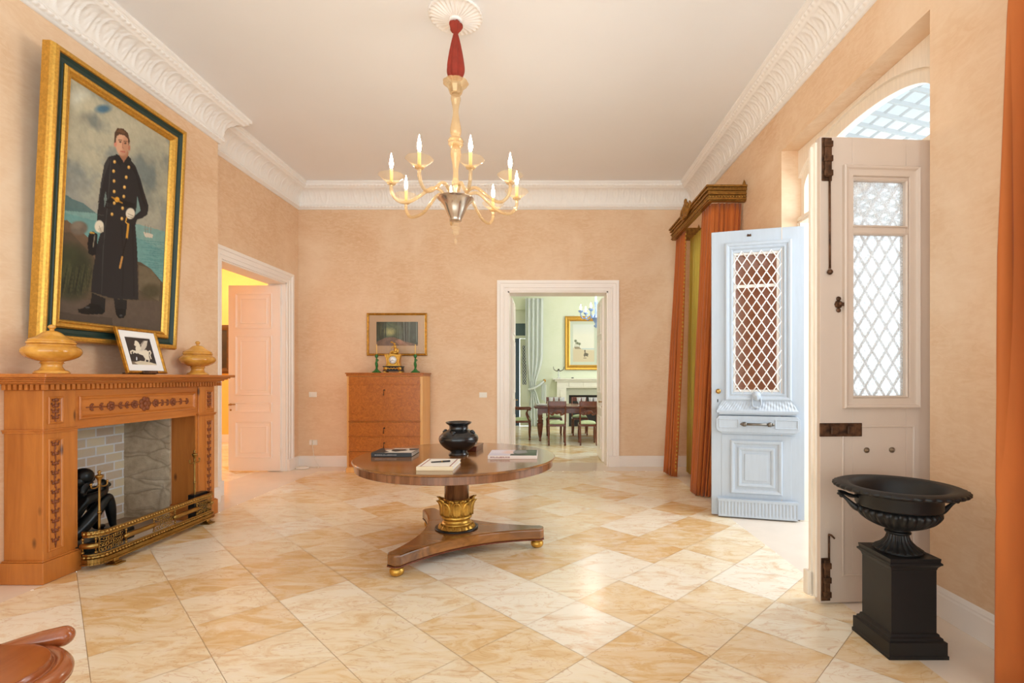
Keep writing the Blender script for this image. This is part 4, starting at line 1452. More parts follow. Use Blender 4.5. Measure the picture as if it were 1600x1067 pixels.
TZ = .7445
vs2 = thing('black_vase', (-.708, 4.09, TZ), 'round black pottery vase standing on the round table', 'vase')
m = M()
m.lathe(smooth_prof([(0, 0), (.076, 0), (.08, .008), (.074, .02), (.07, .03), (.1, .045), (.145, .085), (.162, .125), (.156, .15), (.13, .18), (.09, .203), (.078, .215), (.08, .24), (.1, .255), (.107, .266), (.1, .27), (.088, .262), (.07, .24), (.068, .21), (.08, .19), (.0, .18)], 4), 48,
        flute=lambda t, i, r: r)
m.lathe([(.158, .148), (.1575, .153), (.153, .157)], 48)
m.build('body', BLACKGLAZE, vs2)
for a in (-1.75, -.2, 1.35, 2.9):
    m = M()
    m.ball((.118 * math.cos(a), .118 * math.sin(a), .192), (.018, .018, .014), 10, 8)
    m.ball((.132 * math.cos(a), .132 * math.sin(a), .182), (.012, .012, .012), 8, 6)
    m.build('lug', BLACKGLAZE, vs2)

def book(name, loc, rz, w, d, h, cover, spine, label, cat='book', group=None):
    t = thing(name, loc, label, cat, group, rz)
    m = M()
    m.box((0, 0, 0), (w, d, .003)).box((0, 0, h - .003), (w, d, h)).box((0, 0, .0025), (w, .004, h - .0025))
    m.build('cover', spine, t, bevel=.001)
    m = M(); m.box((.004, .004, .003), (w - .005, d - .004, h - .003)); m.build('pages', WHITEPAPER, t)
    if cover is not None:
        o = cover.build('cover_picture', .001, .001, w - .001, d - .001, PRINT, t, 0)
        o.rotation_euler = (-PI / 2, 0, 0)
        for v in o.data.vertices:
            v.co.y = -(h + .0006)
        # x stays, z(depth) -> y
    return t
pic = Pic(70, 54, (214, 206, 198))
pic.poly([(0, 0), (.3, 0), (.22, .5), (.4, .8), (.3, 1), (0, 1)], (40, 36, 38)); pic.poly([(.35, .2), (.6, .15), (.8, .5), (.55, .8), (.4, .6)], (52, 46, 46)); pic.poly([(.1, .1), (.35, .02), (.4, .3), (.2, .4)], (168, 116, 84)); pic.poly([(.75, .1), (1, 0), (1, .4), (.85, .5)], (60, 58, 60)); pic.ell(.62, .25, .12, .08, (150, 100, 72))
BOOKBLACK = mk('black book cloth', C(26, 25, 27), .4)
b1 = book('art_book', (-1.385, 3.945, TZ), 0, .325, .255, .034, pic, BOOKBLACK, 'black spined art book at the left of the round table', group='large books on the round table')
def marks(m, x0, x1, y, z0, z1, seed, wmin=.004, wmax=.009):
    rr = random.Random(seed); x = x0
    while x < x1:
        w_ = rr.uniform(wmin, wmax)
        m.box((x, y - .0008, z0), (x + w_, y, z1 if rr.random() > .3 else (z0 + z1) / 2)); x += w_ + rr.uniform(.002, .004)
m = M(); marks(m, .03, .20, -.0002, .012, .02, 2); m.build('spine_lettering', mk('grey lettering', C(150, 148, 146), .6), b1)
pic = Pic(80, 60, (206, 200, 214))
pic.ell(.2, .3, .25, .3, (228, 222, 232), .8, 1); pic.ell(.42, .4, .14, .3, (224, 190, 178), .8, 1); pic.poly([(.52, 0), (1, 0), (1, 1), (.62, 1), (.5, .6)], (62, 84, 62)); pic.poly([(.5, .1), (.75, .05), (.8, .5), (.6, .7), (.48, .5)], (138, 140, 146), .9); pic.poly([(.45, .72), (.7, .65), (.8, 1), (.45, 1)], (44, 58, 44), .9)
for k in range(3):
    pic.line([(.8, .2 + k * .12), (.96, .2 + k * .12)], .012, (180, 196, 176), .8)
b2 = book('garden_book', (-.44, 3.852, TZ), .0, .386, .30, .026, pic, mk('pale book cloth', C(238, 226, 216), .5), 'pale garden picture book at the right of the round table', group='large books on the round table')
m = M(); marks(m, .02, .17, -.0002, .008, .018, 5, .003, .006); m.build('spine_lettering', mk('red lettering', C(150, 84, 78), .6), b2)
pic = Pic(60, 74, (240, 236, 228))
for x in (.09, .91):
    pic.line([(x, .05), (x, .95)], .016, (140, 40, 44))
pic.line([(.0, .955), (1, .955)], .012, (196, 150, 80))
b3 = book('guest_book', (-.872, 3.36, TZ), 0, .25, .335, .027, pic, mk('cream book cloth', C(240, 222, 184), .5), 'cream guest book with red stripes at the front of the round table', group='large books on the round table')
pn = thing('fountain_pen', (-.745, 3.53, TZ + .0283), 'black pen lying on the cream guest book', 'pen', rz=.38)
m = M(); m.tube([(-.065, 0, .006), (-.06, 0, .006), (.012, 0, .006)], [.001, .0045, .0055], 10); m.build('barrel', BLACK, pn)
m = M(); m.tube([(.012, 0, .0062), (.07, 0, .0062), (.074, 0, .0062)], [.006, .006, .003], 10); m.build('cap', BLACK, pn)
M().tube([(.012, 0, .0062), (.016, 0, .0062)], .0064, 10).build('band', GOLD, pn)
b4 = thing('small_box', (-.655, 4.36, TZ), 'small dark flat box behind the black vase', 'box', rz=-.12)
m = M(); m.box((-.09, -.12, 0), (.09, .12, .032)); m.build('body', MAHOG, b4, bevel=.003)
m = M(); m.box((-.093, -.123, .032), (.093, .123, .046)); m.build('lid', MAHOG, b4, bevel=.003)

# ================================================================== chandelier
ch_ = thing('chandelier', (CHX, CHY, 2.45), 'amber glass chandelier with eight lit candles hanging from the ceiling', 'chandelier')
W = dict(parent=ch_, world=True)
def cz(m):
    return m
m = M()
def fold(amp, k, ph):
    return lambda t, i, r: r * (1 + amp * math.sin(k * t + ph + i * .05) + amp * .6 * math.sin(2 * k * t + 1.3))
m.lathe(smooth_prof([(.02, 4.287), (.044, 4.275), (.049, 4.245), (.034, 4.215), (.016, 4.195), (.02, 4.175), (.036, 4.10), (.055, 3.99), (.066, 3.90), (.06, 3.85), (.036, 3.815), (.026, 3.80)], 6), 48, (CHX, CHY, 0), fold(.13, 5, .4))
m.build('velvet_sleeve', REDVELVET, **W)
m = M()
m.lathe(smooth_prof([(.03, 3.692), (.046, 3.70), (.056, 3.725), (.068, 3.755), (.10, 3.785), (.103, 3.79), (.096, 3.79), (.062, 3.76), (.05, 3.73), (.03, 3.705)], 4), 40, (CHX, CHY, 0), lambda t, i, r: r * (1 + .03 * math.sin(9 * t)))
m.build('top_cup', AMBER, **W)
M().lathe([(.03, 3.70), (.044, 3.73), (.054, 3.765), (.04, 3.80), (.0, 3.802)], 24, (CHX, CHY, 0)).build('cup_filling', SILVERGLASS, **W)
m = M()
m.lathe(smooth_prof([(.025, 3.70), (.036, 3.685), (.04, 3.655), (.028, 3.60), (.023, 3.547), (.032, 3.48), (.045, 3.41), (.042, 3.37), (.026, 3.345), (.03, 3.33)], 5), 28, (CHX, CHY, 0))
m.lathe(smooth_prof([(.028, 3.29), (.03, 3.27), (.042, 3.235), (.042, 3.20), (.03, 3.14), (.022, 3.08), (.022, 3.02), (.032, 2.975), (.032, 2.955), (.02, 2.94), (.02, 2.80)], 5), 28, (CHX, CHY, 0))
m.build('stem', AMBER, **W)
m = M(); m.lathe(smooth_prof([(.028, 3.34), (.048, 3.335), (.062, 3.312), (.052, 3.30), (.060, 3.285), (.042, 3.268), (.028, 3.27)], 4), 36, (CHX, CHY, 0), lambda t, i, r: r * (1 + .05 * math.sin(12 * t))); m.build('knop', AMBER, **W)
m = M(); m.lathe(smooth_prof([(.0, 2.66), (.044, 2.66), (.048, 2.675), (.07, 2.72), (.098, 2.785), (.13, 2.825), (.148, 2.84), (.14, 2.842), (.095, 2.80), (.06, 2.73), (.0, 2.70)], 4), 40, (CHX, CHY, 0)); m.build('bowl', SILVERGLASS, **W)
m = M()
m.lathe(smooth_prof([(.0, 2.66), (.02, 2.655), (.034, 2.64), (.02, 2.625), (.038, 2.61), (.038, 2.6), (.02, 2.585), (.026, 2.57), (.026, 2.555), (.008, 2.545), (.004, 2.535), (.0, 2.535)], 4), 24, (CHX, CHY, 0))
m.tube([(CHX, CHY, 2.54), (CHX, CHY, 2.52)], .002, 5)
m.lathe(smooth_prof([(0, 2.525), (.014, 2.50), (.008, 2.48), (.0, 2.462)], 4), 8, (CHX, CHY, 0))
m.build('finial', CLEARAMBER, **W)
for deg, R_ in ((199.5, .503), (248.5, .495), (292.5, .495), (339, .49), (18, .515), (60.5, .525), (105, .51), (151.5, .545)):
    a = math.radians(deg)
    def at(r, z):
        return (CHX + r * math.cos(a), CHY + r * math.sin(a), z)
    m = M(); m.tube(smooth_path([at(.05, 2.79), at(.085, 2.86), at(.14, 2.905), at(.2, 2.90), at(.28, 2.835), at(.36, 2.778), at(R_ - .07, 2.765), at(R_ - .02, 2.80), at(R_, 2.85), at(R_, 2.895)], 6), .0135, 10)
    arm = m.build('arm', AMBER, **W)
    K = dict(parent=arm, world=True)
    c = at(R_, 0)
    m = M(); m.lathe([(.012, 2.892), (.032, 2.896), (.036, 2.903), (.03, 2.91), (.012, 2.912)], 20, c); m.build('drip_collar', AMBER, **K)
    m = M(); m.lathe(smooth_prof([(.03, 2.909), (.045, 2.916), (.07, 2.938), (.092, 2.958), (.1, 2.963)], 4), 40, c, lambda t, i, r: r * (1 + .02 * (i / 16) * math.sin(8 * t)), cap=False); m.build('drip_pan', CLEARAMBER, solid=.002, **K)
    m = M(); m.lathe([(.0125, 2.91), (.0125, 3.015), (.008, 3.02), (.0, 3.02)], 14, c); m.build('candle_sleeve', TUBE, **K)
    m = M(); m.lathe(smooth_prof([(.008, 3.02), (.0145, 3.045), (.0155, 3.062), (.010, 3.095), (.004, 3.125), (.0, 3.142)], 2), 10, c); m.build('bulb', BULB, **K)

# ------------------------------------------------------------------ switches and cable
def plate(loc, label, kind, cat='switch', group='white switch plates on the far wall'):
    t = thing('wall_switch' if kind != 'socket' else 'power_socket', loc, label, cat, group if kind != 'socket' else None)
    m = M(); m.box((-.06, -.010, -.04), (.06, -.001, .04)); m.build('plate', PLASTIC, t, bevel=.003)
    if kind == 'switch':
        for k in (-1, 0, 1):
            M().box((k * .032 - .014, -.014, -.024), (k * .032 + .014, -.010, .024)).build('rocker', PLASTIC, t, bevel=.002)
    else:
        M().box((-.05, -.045, -.034), (-.005, -.010, .034)).build('plug', PLASTIC, t, bevel=.006)
        M().box((.008, -.014, -.024), (.05, -.010, .024)).build('outlet', PLASTIC, t, bevel=.002)
    return t
plate((-3.585, YB - .001, 1.118), 'white light switch plate left of the walnut desk', 'switch')
plate((-.945, YB - .001, 1.112), 'white light switch plate left of the dining doorway', 'switch')
plate((-3.575, YB - .001, .375), 'white socket with a plug low on the far wall left of the desk', 'socket', 'socket')
rt = thing('wifi_router', (-3.66, 7.47, .001), 'small flat white device on the floor in the far left corner', 'router')
m = M(); m.lathe(smooth_prof([(0, 0), (.075, 0), (.085, .012), (.078, .026), (.05, .032), (0, .033)], 3), 28, flute=lambda t, i, r: r * (1 + .12 * math.cos(2 * t))); m.build('body', PLASTIC, rt)
m = M(); m.tube(smooth_path([(.08, .03, .012), (.16, .08, .006), (.22, .02, .006), (.2, .10, .02), (.12, .14, .12), (.09, .15, .26), (.075, .15, .36)], 8), .004, 6); m.build('cable', PLASTIC, rt)
# ================================================================== front door leaves
def lattice(m, x0, x1, z0, z1, px, pz, r, y, ):
    """diamond lattice of round bars clipped to a rectangle"""
    nx = max(1, round((x1 - x0) / px)); nz = max(1, round((z1 - z0) / pz))
    px, pz = (x1 - x0) / nx, (z1 - z0) / nz
    k = pz / px
    for i in range(-nz - 1, nx + nz + 2):
        for s in (1, -1):
            # line z = z0 + s*k*(x-xs)
            xs = x0 + i * px
            pts = []
            for x in (x0, x1):
                pts.append((x, (z0 if s > 0 else z0) + s * k * (x - xs)))
            (xa, za), (xb, zb) = pts
            t0, t1 = 0, 1
            ok = True
            dz = zb - za
            for lo_, hi_ in ((z0, z1),):
                if abs(dz) < 1e-9:
                    continue
                ta, tb_ = (lo_ - za) / dz, (hi_ - za) / dz
                if ta > tb_:
                    ta, tb_ = tb_, ta
                t0, t1 = max(t0, ta), min(t1, tb_)
            if t1 - t0 < .02:
                continue
            p = (xa + (xb - xa) * t0, y - .002 * s, za + dz * t0)
            q = (xa + (xb - xa) * t1, y - .002 * s, za + dz * t1)
            m.tube([p, q], r, 6)

bd = thing('door_4', (1.681, 4.945, 0), 'daylight-tinted white front door leaf with white diamond lattice standing open', 'door', rz=math.atan2(-.225, .815), kind='structure')
DW, DH, DT = .845, 2.835, .05
m = M()
gx0, gx1, gz0, gz1 = .205, .625, 1.24, 2.615
m.box((0, 0, .012), (gx0, DT, DH)).box((gx1, 0, .012), (DW, DT, DH)).box((gx0, 0, .012), (gx1, DT, gz0)).box((gx0, 0, gz1), (gx1, DT, DH))
m.build('leaf', COOLDOOR, bd, bevel=.003)
m = M()
m.frame(.125, 1.155, .73, 2.715, [(0, 0), (0, .018), (.012, .026), (.03, .022), (.04, .010), (.052, .010), (.062, .016), (.072, .004), (.072, 0)])
m.build('frame_moulding', COOLDOOR, bd)
m = M()
m.box((.205, .022, 2.27), (.625, .045, 2.30)).frame(.205, 1.24, .625, 2.615, [(0, -.045), (0, -.015), (.022, -.015), (.022, -.045)])
m.build('glazing_bar', WHITE, bd)
M().box((.226, .033, 1.262), (.604, .037, 2.594)).build('glass', FROSTDARK, bd)
m = M(); lattice(m, .195, .642, 1.225, 2.63, .0915, .144, .0065, .004); m.build('lattice', LATTICE, bd)
# knocker
m = M()
m.box((.378, -.028, 1.10), (.45, -.012, 1.23))
m.ball((.414, -.04, 1.195), (.034, .026, .042), 16, 12); m.ball((.414, -.03, 1.205), (.042, .02, .042), 14, 10)
m.ball((.414, -.066, 1.19), (.006, .008, .012), 8, 6); m.ball((.414, -.06, 1.172), (.012, .006, .004), 8, 6)
for s in (-1, 1):
    m.ball((.414 + s * .012, -.06, 1.202), (.007, .005, .004), 8, 6); m.ball((.414 + s * .036, -.03, 1.17), (.012, .014, .026), 8, 6)
ko = m.build('knocker', COOLDOOR, bd)
m = M()
m.tube(smooth_path([(.380, -.04, 1.18), (.374, -.045, 1.14), (.382, -.05, 1.10), (.414, -.052, 1.09), (.446, -.05, 1.10), (.454, -.045, 1.14), (.448, -.04, 1.18)], 5), .0075, 8)
m.ball((.414, -.052, 1.09), (.018, .011, .011), 10, 6)
m.build('knocker_ring', COOLDOOR, ko)
# carved ledge
m = M()
def led(x0, x1, z, y):
    return [(x0, -y, z), (x1, -y, z)]
m.grid(lambda u, v: ((.10 + .63 * u) + (v * .055) * (2 * u - 1), -.012 - .05 * v ** 1.6 - .006 * (math.sin(u * 110) * math.sin(v * 9 + u * 60)) * math.sin(PI * v), 1.155 - .10 * v), 180, 14)
m.box((.045, -.068, 1.035), (.785, 0, 1.056)).box((.065, -.052, 1.018), (.765, 0, 1.035))
m.build('carved_ledge', COOLDOOR, bd)
m = M()
out = [(.075, .845), (.765, .845), (.79, .865), (.80, .885), (.80, .975), (.785, .985), (.775, 1.005), (.065, 1.005), (.055, .985), (.04, .975), (.04, .885), (.05, .865)]
m.prism(out, 1, -.055, 0); m.box((.09, -.04, .83), (.75, 0, .845))
m.frame(.065, .885, .25, .975, [(0, 0), (0, .006), (.008, .006), (.012, 0)], -.055); m.frame(.575, .885, .78, .975, [(0, 0), (0, .006), (.008, .006), (.012, 0)], -.055)
m.build('letter_band', COOLDOOR, bd, bevel=.004)
m = M(); m.box((.285, -.062, .905), (.53, -.056, .95)); ho = m.build('letter_plate', COOLDOOR, bd, bevel=.002)
m = M()
m.tube([(.285, -.085, .928), (.545, -.085, .928)], .012, 10)
for x in (.30, .525):
    m.tube([(x, -.056, .928), (x, -.085, .928)], .012, 8); m.lathe([(.014, -.02), (.022, -.012), (.022, .012), (.014, .02)], 12, xf=XF((x, -.085, .928), 0, 0, PI / 2))
for s, x in ((-1, .282), (1, .548)):
    m.lathe([(.014, 0), (.016, .006), (.006, .02), (0, .026)], 10, xf=XF((x, -.085, .928), 0, 0, s * PI / 2))
m.build('pull_handle', mk('tarnished nickel', C(120, 114, 106), .35, .9, var=.2), bd)
m = M(); 
m.frame(.175, .235, .65, .765, [(0, 0), (0, .014), (.012, .024), (.03, .02), (.044, .006), (.05, .006), (.05, 0)])
m.frame(.245, .305, .58, .695, [(0, 0), (0, .012), (.01, .018), (.03, .012), (.036, 0)])
m.box((.31, -.012, .37), (.515, 0, .63))
m.build('panel_moulding', COOLDOOR, bd, bevel=.002)
m = M(); m.box((.095, -.004, .20), (.73, 0, .815)); m.build('panel', COOLDOOR, bd, bevel=.002)
m = M()
m.grid(lambda u, v: (.065 + .71 * u, -.05 - (.008 * abs(math.cos(u * 23 * PI)) if .12 < v < .92 else .008) if True else 0, .015 + .15 * v), 276, 12)
m.box((.06, -.048, .012), (.78, 0, .18)); m.box((.055, -.06, .165), (.785, 0, .186))
m.build('plinth_block', COOLDOOR, bd)
m = M(); m.lathe(smooth_prof([(.008, 0), (.008, .02), (.022, .03), (.024, .042), (.014, .05), (0, .052)], 3), 18, xf=XF((.062, 0, 1.245), 0, PI / 2)); m.lathe([(.02, 0), (.02, .004), (.008, .006)], 16, xf=XF((.062, 0, 1.245), 0, PI / 2)); m.build('door_knob', BRASS, bd)
M().box((.054, -.002, 1.135), (.064, .0, 1.165)).build('keyhole', BLACK, bd)
M().box((-.002, .012, 1.22), (.0, .038, 1.28)).build('latch_plate', RUST, bd)
m = M(); m.box((.33, -.008, 2.77), (.37, 0, 2.785)); m.tube([(.335, -.01, 2.79), (.35, -.02, 2.78), (.365, -.01, 2.79)], .004, 6); m.build('stay_hook', RUST, bd)

wl = thing('door_5', (1.678, 2.995, 0), 'cream inner side of the second front door leaf with iron bolts, behind the black urn', 'door', rz=math.radians(3.6), kind='structure')
m = M()
gx0, gx1, gz0, gz1 = .205, .55, 1.262, 2.59
m.box((0, 0, .010), (gx0, DT, DH + .01)).box((gx1, 0, .010), (DW, DT, DH + .01)).box((gx0, 0, .010), (gx1, DT, gz0)).box((gx0, 0, gz1), (gx1, DT, DH + .01)).box((gx0, 0, 2.262), (gx1, DT, 2.303))
m.build('leaf', DOORCREAM, wl, bevel=.003)
m = M()
m.box((-.012, .03, .03), (.03, .085, DH - .01)).box((-.028, .05, .03), (.02, .075, DH - .03))
m.build('meeting_strip', DOORWHITE, wl, bevel=.004)
m = M(); m.box((-.05, .05, .035), (.6, .10, .19)); m.build('plinth_block', DOORWHITE, wl, bevel=.012)
m = M()
m.frame(.14, 1.193, .625, 2.672, [(0, 0), (0, .022), (.008, .030), (.018, .026), (.026, .016), (.034, .014), (.06, .012), (.064, .006), (.064, 0)])
m.build('frame_moulding', DOORCREAM, wl)
m = M()
for z0, z1 in ((1.258, 2.265), (2.30, 2.594)):
    m.frame(gx0 - .006, z0, gx1 + .006, z1, [(0, 0), (0, .007), (.005, .01), (.012, .002), (.012, -.02), (0, -.02)])
m.build('glazing_bead', DOORCREAM, wl)
M().box((gx0 - .0, .022, gz0), (gx1 + .0, .027, 2.2625)).build('lower_glass', FROST, wl)
M().box((gx0 - .0, .022, 2.3025), (gx1 + .0, .027, gz1)).build('upper_glass', FROST, wl)
m = M(); lattice(m, gx0 - .01, gx1 + .01, gz0 - .01, gz1 + .01, .0915, .144, .0075, .062); m.build('lattice', LATTICE, wl)
m = M()
m.frame(.137, .172, .60, 1.087, [(0, 0), (0, .005), (.006, .008), (.012, .005), (.012, 0)])
m.build('panel_bead', DOORCREAM, wl)
def bolt_plate(x0, x1, z0, z1):
    m = M(); m.box((x0, -.006, z0), (x1, 0, z1)); m.box((x0 + .014, -.02, z0 + .02), (x1 - .010, -.006, z1 - .01))
    for k in range(3):
        z = z0 + (z1 - z0) * (k + .5) / 3
        m.box((x0 + .008, -.026, z - .018), (x1 - .004, -.006, z + .018))
    return m
t = bolt_plate(.008, .072, 2.575, 2.838).build('top_bolt', RUST, wl, bevel=.003)
m = M(); m.tube([(.05, -.016, 2.6), (.052, -.016, 2.04)], .006, 8); m.ball((.052, -.016, 2.02), .017, 12, 8); m.build('bolt_rod', RUST, t)
t = bolt_plate(.004, .062, .024, .285).build('bottom_bolt', RUST, wl, bevel=.004)
m = M(); m.tube([(.046, -.016, .28), (.046, -.016, .43)], .006, 8); m.tube([(.042, -.016, .432), (.056, -.022, .428), (.072, -.03, .41)], .006, 6); m.build('bolt_rod', RUST, t)
m = M(); m.box((-.006, -.008, 1.022), (.262, 0, 1.104)); t = m.build('lock_plate', RUST, wl, bevel=.003)
m = M()
for x in (.08, .185):
    m = M(); m.box((x - .026, -.026, 1.036), (x + .026, -.008, 1.086)); m.build('lock_cover', RUST, t, bevel=.006)
m = M(); m.lathe([(.024, 0), (.026, .006), (.01, .01), (.010, .02), (.014, .028), (0, .032)], 8, xf=XF((.113, 0, 1.826), 0, PI / 2)); m.ball((.113, -.006, 1.86), (.016, .006, .014), 8, 6); m.ball((.113, -.006, 1.79), (.016, .006, .014), 8, 6); m.box((.10, -.02, 1.815), (.145, -.008, 1.836)); m.build('latch_knob', RUST, wl)
for x in (.294, .456):
    m = M(); m.lathe([(.017, 0), (.017, .006), (.008, .009), (.008, .014), (0, .017)], 16, xf=XF((x, 0, .937), 0, PI / 2)); m.build('stud', mk('tarnished stud', C(136, 118, 98), .4, .8), wl)

# ================================================================== pelmet and curtains
def curtain_sheet(top, bot, z1, z0, folds, amp, seed=0, nu=None, nv=24, gather=.35, pinch=None):
    """top, bot: lists of xy points (same count); folds hang between them"""
    rr = random.Random(seed)
    T = [Vector((p[0], p[1], 0)) for p in top]; B = [Vector((p[0], p[1], 0)) for p in bot]
    ph = [rr.uniform(-.5, .5) for _ in range(40)]
    def path(P, u):
        L = [0]
        for a, b in zip(P[:-1], P[1:]):
            L.append(L[-1] + (b - a).length)
        d = u * L[-1]
        for i in range(len(P) - 1):
            if d <= L[i + 1] + 1e-9:
                t = (d - L[i]) / (L[i + 1] - L[i])
                return P[i] + (P[i + 1] - P[i]) * t, (P[i + 1] - P[i]).normalized()
        return P[-1], (P[-1] - P[-2]).normalized()
    def fn(u, v):
        a, da = path(T, u); b, db = path(B, u)
        w = v ** 1.2
        p = a + (b - a) * w; d = (da + (db - da) * w).normalized()
        n = Vector((d.y, -d.x, 0))
        x = u * folds
        k = int(x)
        s = math.sin(TAU * (x + .22 * math.sin(x * 1.7 + ph[k % 40]) + .05 * math.sin(v * 5 + k)))
        s = s * (1 + ph[(k * 3) % 40] * .5)
        am = amp * (gather + (1 - gather) * min(1, v * 2.2))
        p = p + n * am * s + d * am * .35 * math.cos(TAU * x * 2)
        return (p.x, p.y, z1 + (z0 - z1) * v)
    m = M(); m.grid(fn, nu or folds * 14, nv)
    return m
pm = thing('curtain_pelmet', (1.865, 6.41, 3.39), 'carved gilt pelmet box above the orange curtains in the far right corner', 'pelmet')
W = dict(parent=pm, world=True)
PY0, PY1, PX0 = 5.60, 7.22, 1.872
def pring(m, o, z0, z1, t=.05):
    x0 = PX0 - o; a = PY0 - o; b = PY1 + o
    m.box((x0, a, z0), (x0 + t + o, b, z1)).box((x0 + t + o, a, z0), (XR - .001, a + t + o, z1)).box((x0 + t + o, b - t - o, z0), (XR - .001, b, z1))
m = M()
for o, z0, z1 in ((0, 3.385, 3.40), (.012, 3.40, 3.415), (.0, 3.415, 3.46), (.016, 3.46, 3.475), (.006, 3.475, 3.505), (.026, 3.505, 3.52), (.018, 3.52, 3.54), (.036, 3.54, 3.562)):
    pring(m, o, z0, z1)
m.build('pelmet_box', OLDGILT, bevel=.003, **W)
m = M()
n = 46
for i in range(n):
    y = PY0 + .02 + (PY1 - PY0 - .04) * i / (n - 1)
    m.ball((PX0 - .002, y, 3.437), (.008, .014, .016), 8, 5)
    m.ball((PX0 - .018, y, 3.53), (.008, .012, .008), 6, 4)
for i in range(13):
    x = PX0 + .02 + i * .033
    m.ball((x, PY0 - .002, 3.437), (.014, .008, .016), 8, 5); m.ball((x, PY0 - .018, 3.53), (.012, .008, .008), 6, 4)
m.build('beading', OLDGILT, **W)
m = M()
yc = (PY0 + PY1) / 2
m.ball((PX0 - .03, yc, 3.55), (.04, .10, .09), 14, 10); m.ball((PX0 - .05, yc, 3.56), (.03, .05, .055), 12, 8)
for s in (-1, 1):
    m.tube(smooth_path([(PX0 - .03, yc + s * .03, 3.5), (PX0 - .035, yc + s * .10, 3.48), (PX0 - .035, yc + s * .17, 3.52), (PX0 - .03, yc + s * .2, 3.58), (PX0 - .03, yc + s * .16, 3.62)], 5), [.03 - .02 * i / 20 for i in range(21)], 8)
    for k in range(4):
        a = .5 + k * .3
        m.ball((PX0 - .03, yc + s * .07 * math.cos(a) * 1.4, 3.56 + .075 * math.sin(a)), (.022, .03, .03), 8, 6)
m.ball((PX0 - .03, yc, 3.66), (.024, .03, .05), 8, 6)
m.build('crest', OLDGILT, **W)
for x, y in ((XR - .03, PY0 - .01), (XR - .03, PY1 + .01)):
    m = M(); m.lathe([(.02, 3.56), (.018, 3.58), (.008, 3.61), (0, 3.63)], 10, (x, y, 0)); m.build('corner_finial', OLDGILT, **W)

def curtain(name, loc, label, group, sheet, mat, trim=None):
    t = thing(name, loc, label, 'curtain', group)
    sheet.build('drape', mat, t, world=True, solid=0 if mat is OLIVE else .006)
    if trim:
        trim.build('fringe', GOLD, t, world=True)
    return t
OG = 'orange curtains at the corner window'
s = curtain_sheet([(2.27, 5.665), (1.96, 5.665), (1.93, 5.70), (1.93, 5.99)], [(2.02, 5.70), (1.89, 5.68), (1.79, 5.72), (1.80, 5.96)], 3.383, .012, 11, .034, 3)
curtain('window_curtain', (1.93, 5.75, 0), 'long orange curtain hanging behind the open lattice door leaf', OG, s, ORANGE)
s = curtain_sheet([(1.93, 6.74), (1.93, 7.15)], [(1.80, 6.80), (1.77, 7.16)], 3.383, .012, 6, .034, 5)
tr = M()
for k in range(60):
    z = .1 + k * .055
    tr.ball((1.93 - .13 * (1 - z / 3.41) ** 1.2 + .01, 6.73 + .06 * (1 - z / 3.41) + .012 * math.sin(k), z), (.012, .012, .02), 6, 4)
curtain('window_curtain', (1.93, 6.95, 0), 'long orange curtain hanging in the far right corner', OG, s, ORANGE, tr)
s = curtain_sheet([(2.12, 6.50), (2.12, 7.15)], [(2.08, 6.60), (2.08, 7.14)], 3.38, .02, 9, .03, 8)
curtain('lining_curtain', (2.12, 6.8, 0), 'olive gold inner curtain behind the orange curtain of the far corner', OG, s, OLIVE)
s = curtain_sheet([(2.025, 2.12), (1.99, 1.35)], [(2.018, 2.13), (1.985, 1.35)], 3.5, .012, 5, .075, 12, nu=140)
curtain('window_curtain', (1.97, 1.7, 0), 'tall orange curtain at the right edge beside the black urn', None, s, ORANGE)
M().box((2.25, 5.97, .001), (2.297, 6.93, .62)).build('radiator_cover', WHITE)
o = bpy.data.objects['radiator_cover']
tag(o, 'white low panel under the window behind the orange curtains', 'radiator cover')

# ================================================================== urn on its plinth
UX, UY = 1.832, 2.552
pl = thing('stone_plinth', (UX, UY, 0), 'square black plinth standing on the marble floor under the urn', 'plinth')
def ring4(m, prof):
    n = len(prof)
    vs = []
    for r, z in prof:
        vs += [(-r, -r, z), (r, -r, z), (r, r, z), (-r, r, z)]
    fs = []
    for i in range(n - 1):
        for k in range(4):
            fs.append((i * 4 + k, i * 4 + (k + 1) % 4, (i + 1) * 4 + (k + 1) % 4, (i + 1) * 4 + k))
    fs += [(3, 2, 1, 0), tuple((n - 1) * 4 + k for k in range(4))]
    return m.add(vs, fs)
m = M(); ring4(m, [(.147, .001), (.147, .018), (.143, .02), (.143, .082), (.132, .086), (.131, .096), (.122, .102), (.12, .112), (.112, .117)]); m.build('base', IRON, pl, bevel=.0015)
m = M(); ring4(m, [(.112, .117), (.112, .424)]); m.build('shaft', IRON, pl)
m = M(); ring4(m, [(.112, .424), (.114, .43), (.117, .44), (.126, .452), (.131, .455), (.131, .463), (.124, .468), (.126, .486)]); m.build('cap', IRON, pl, bevel=.0015)
ur = thing('garden_urn', (UX, UY, .487), 'wide black cast iron urn with side handles standing on the square plinth', 'urn')
m = M()
m.lathe(smooth_prof([(0, 0), (.094, 0), (.1, .006), (.096, .014), (.074, .03), (.053, .055), (.045, .075), (.043, .09)], 4), 120, flute=lambda t, i, r: r * (1 + (.14 * abs(math.sin(10 * t)) if i > 9 else 0)))
m.build('foot', IRON, ur)
m = M(); m.lathe(smooth_prof([(.044, .086), (.056, .092), (.058, .1), (.05, .106), (.048, .112), (.06, .118)], 4), 48); m.build('neck_ring', IRON, ur)
m = M()
pr = smooth_prof([(.05, .116), (.075, .122), (.115, .140), (.150, .165), (.172, .195), (.176, .212), (.168, .224)], 5)
m.lathe(pr, 150, flute=lambda t, i, r: r * (.97 + .12 * abs(math.sin(15 * t)) * math.sin(PI * min(1, max(0, (i + 1) / (len(pr) + 1)))) ** .6), cap=False)
m.build('fluted_bowl', IRON, ur)
m = M()
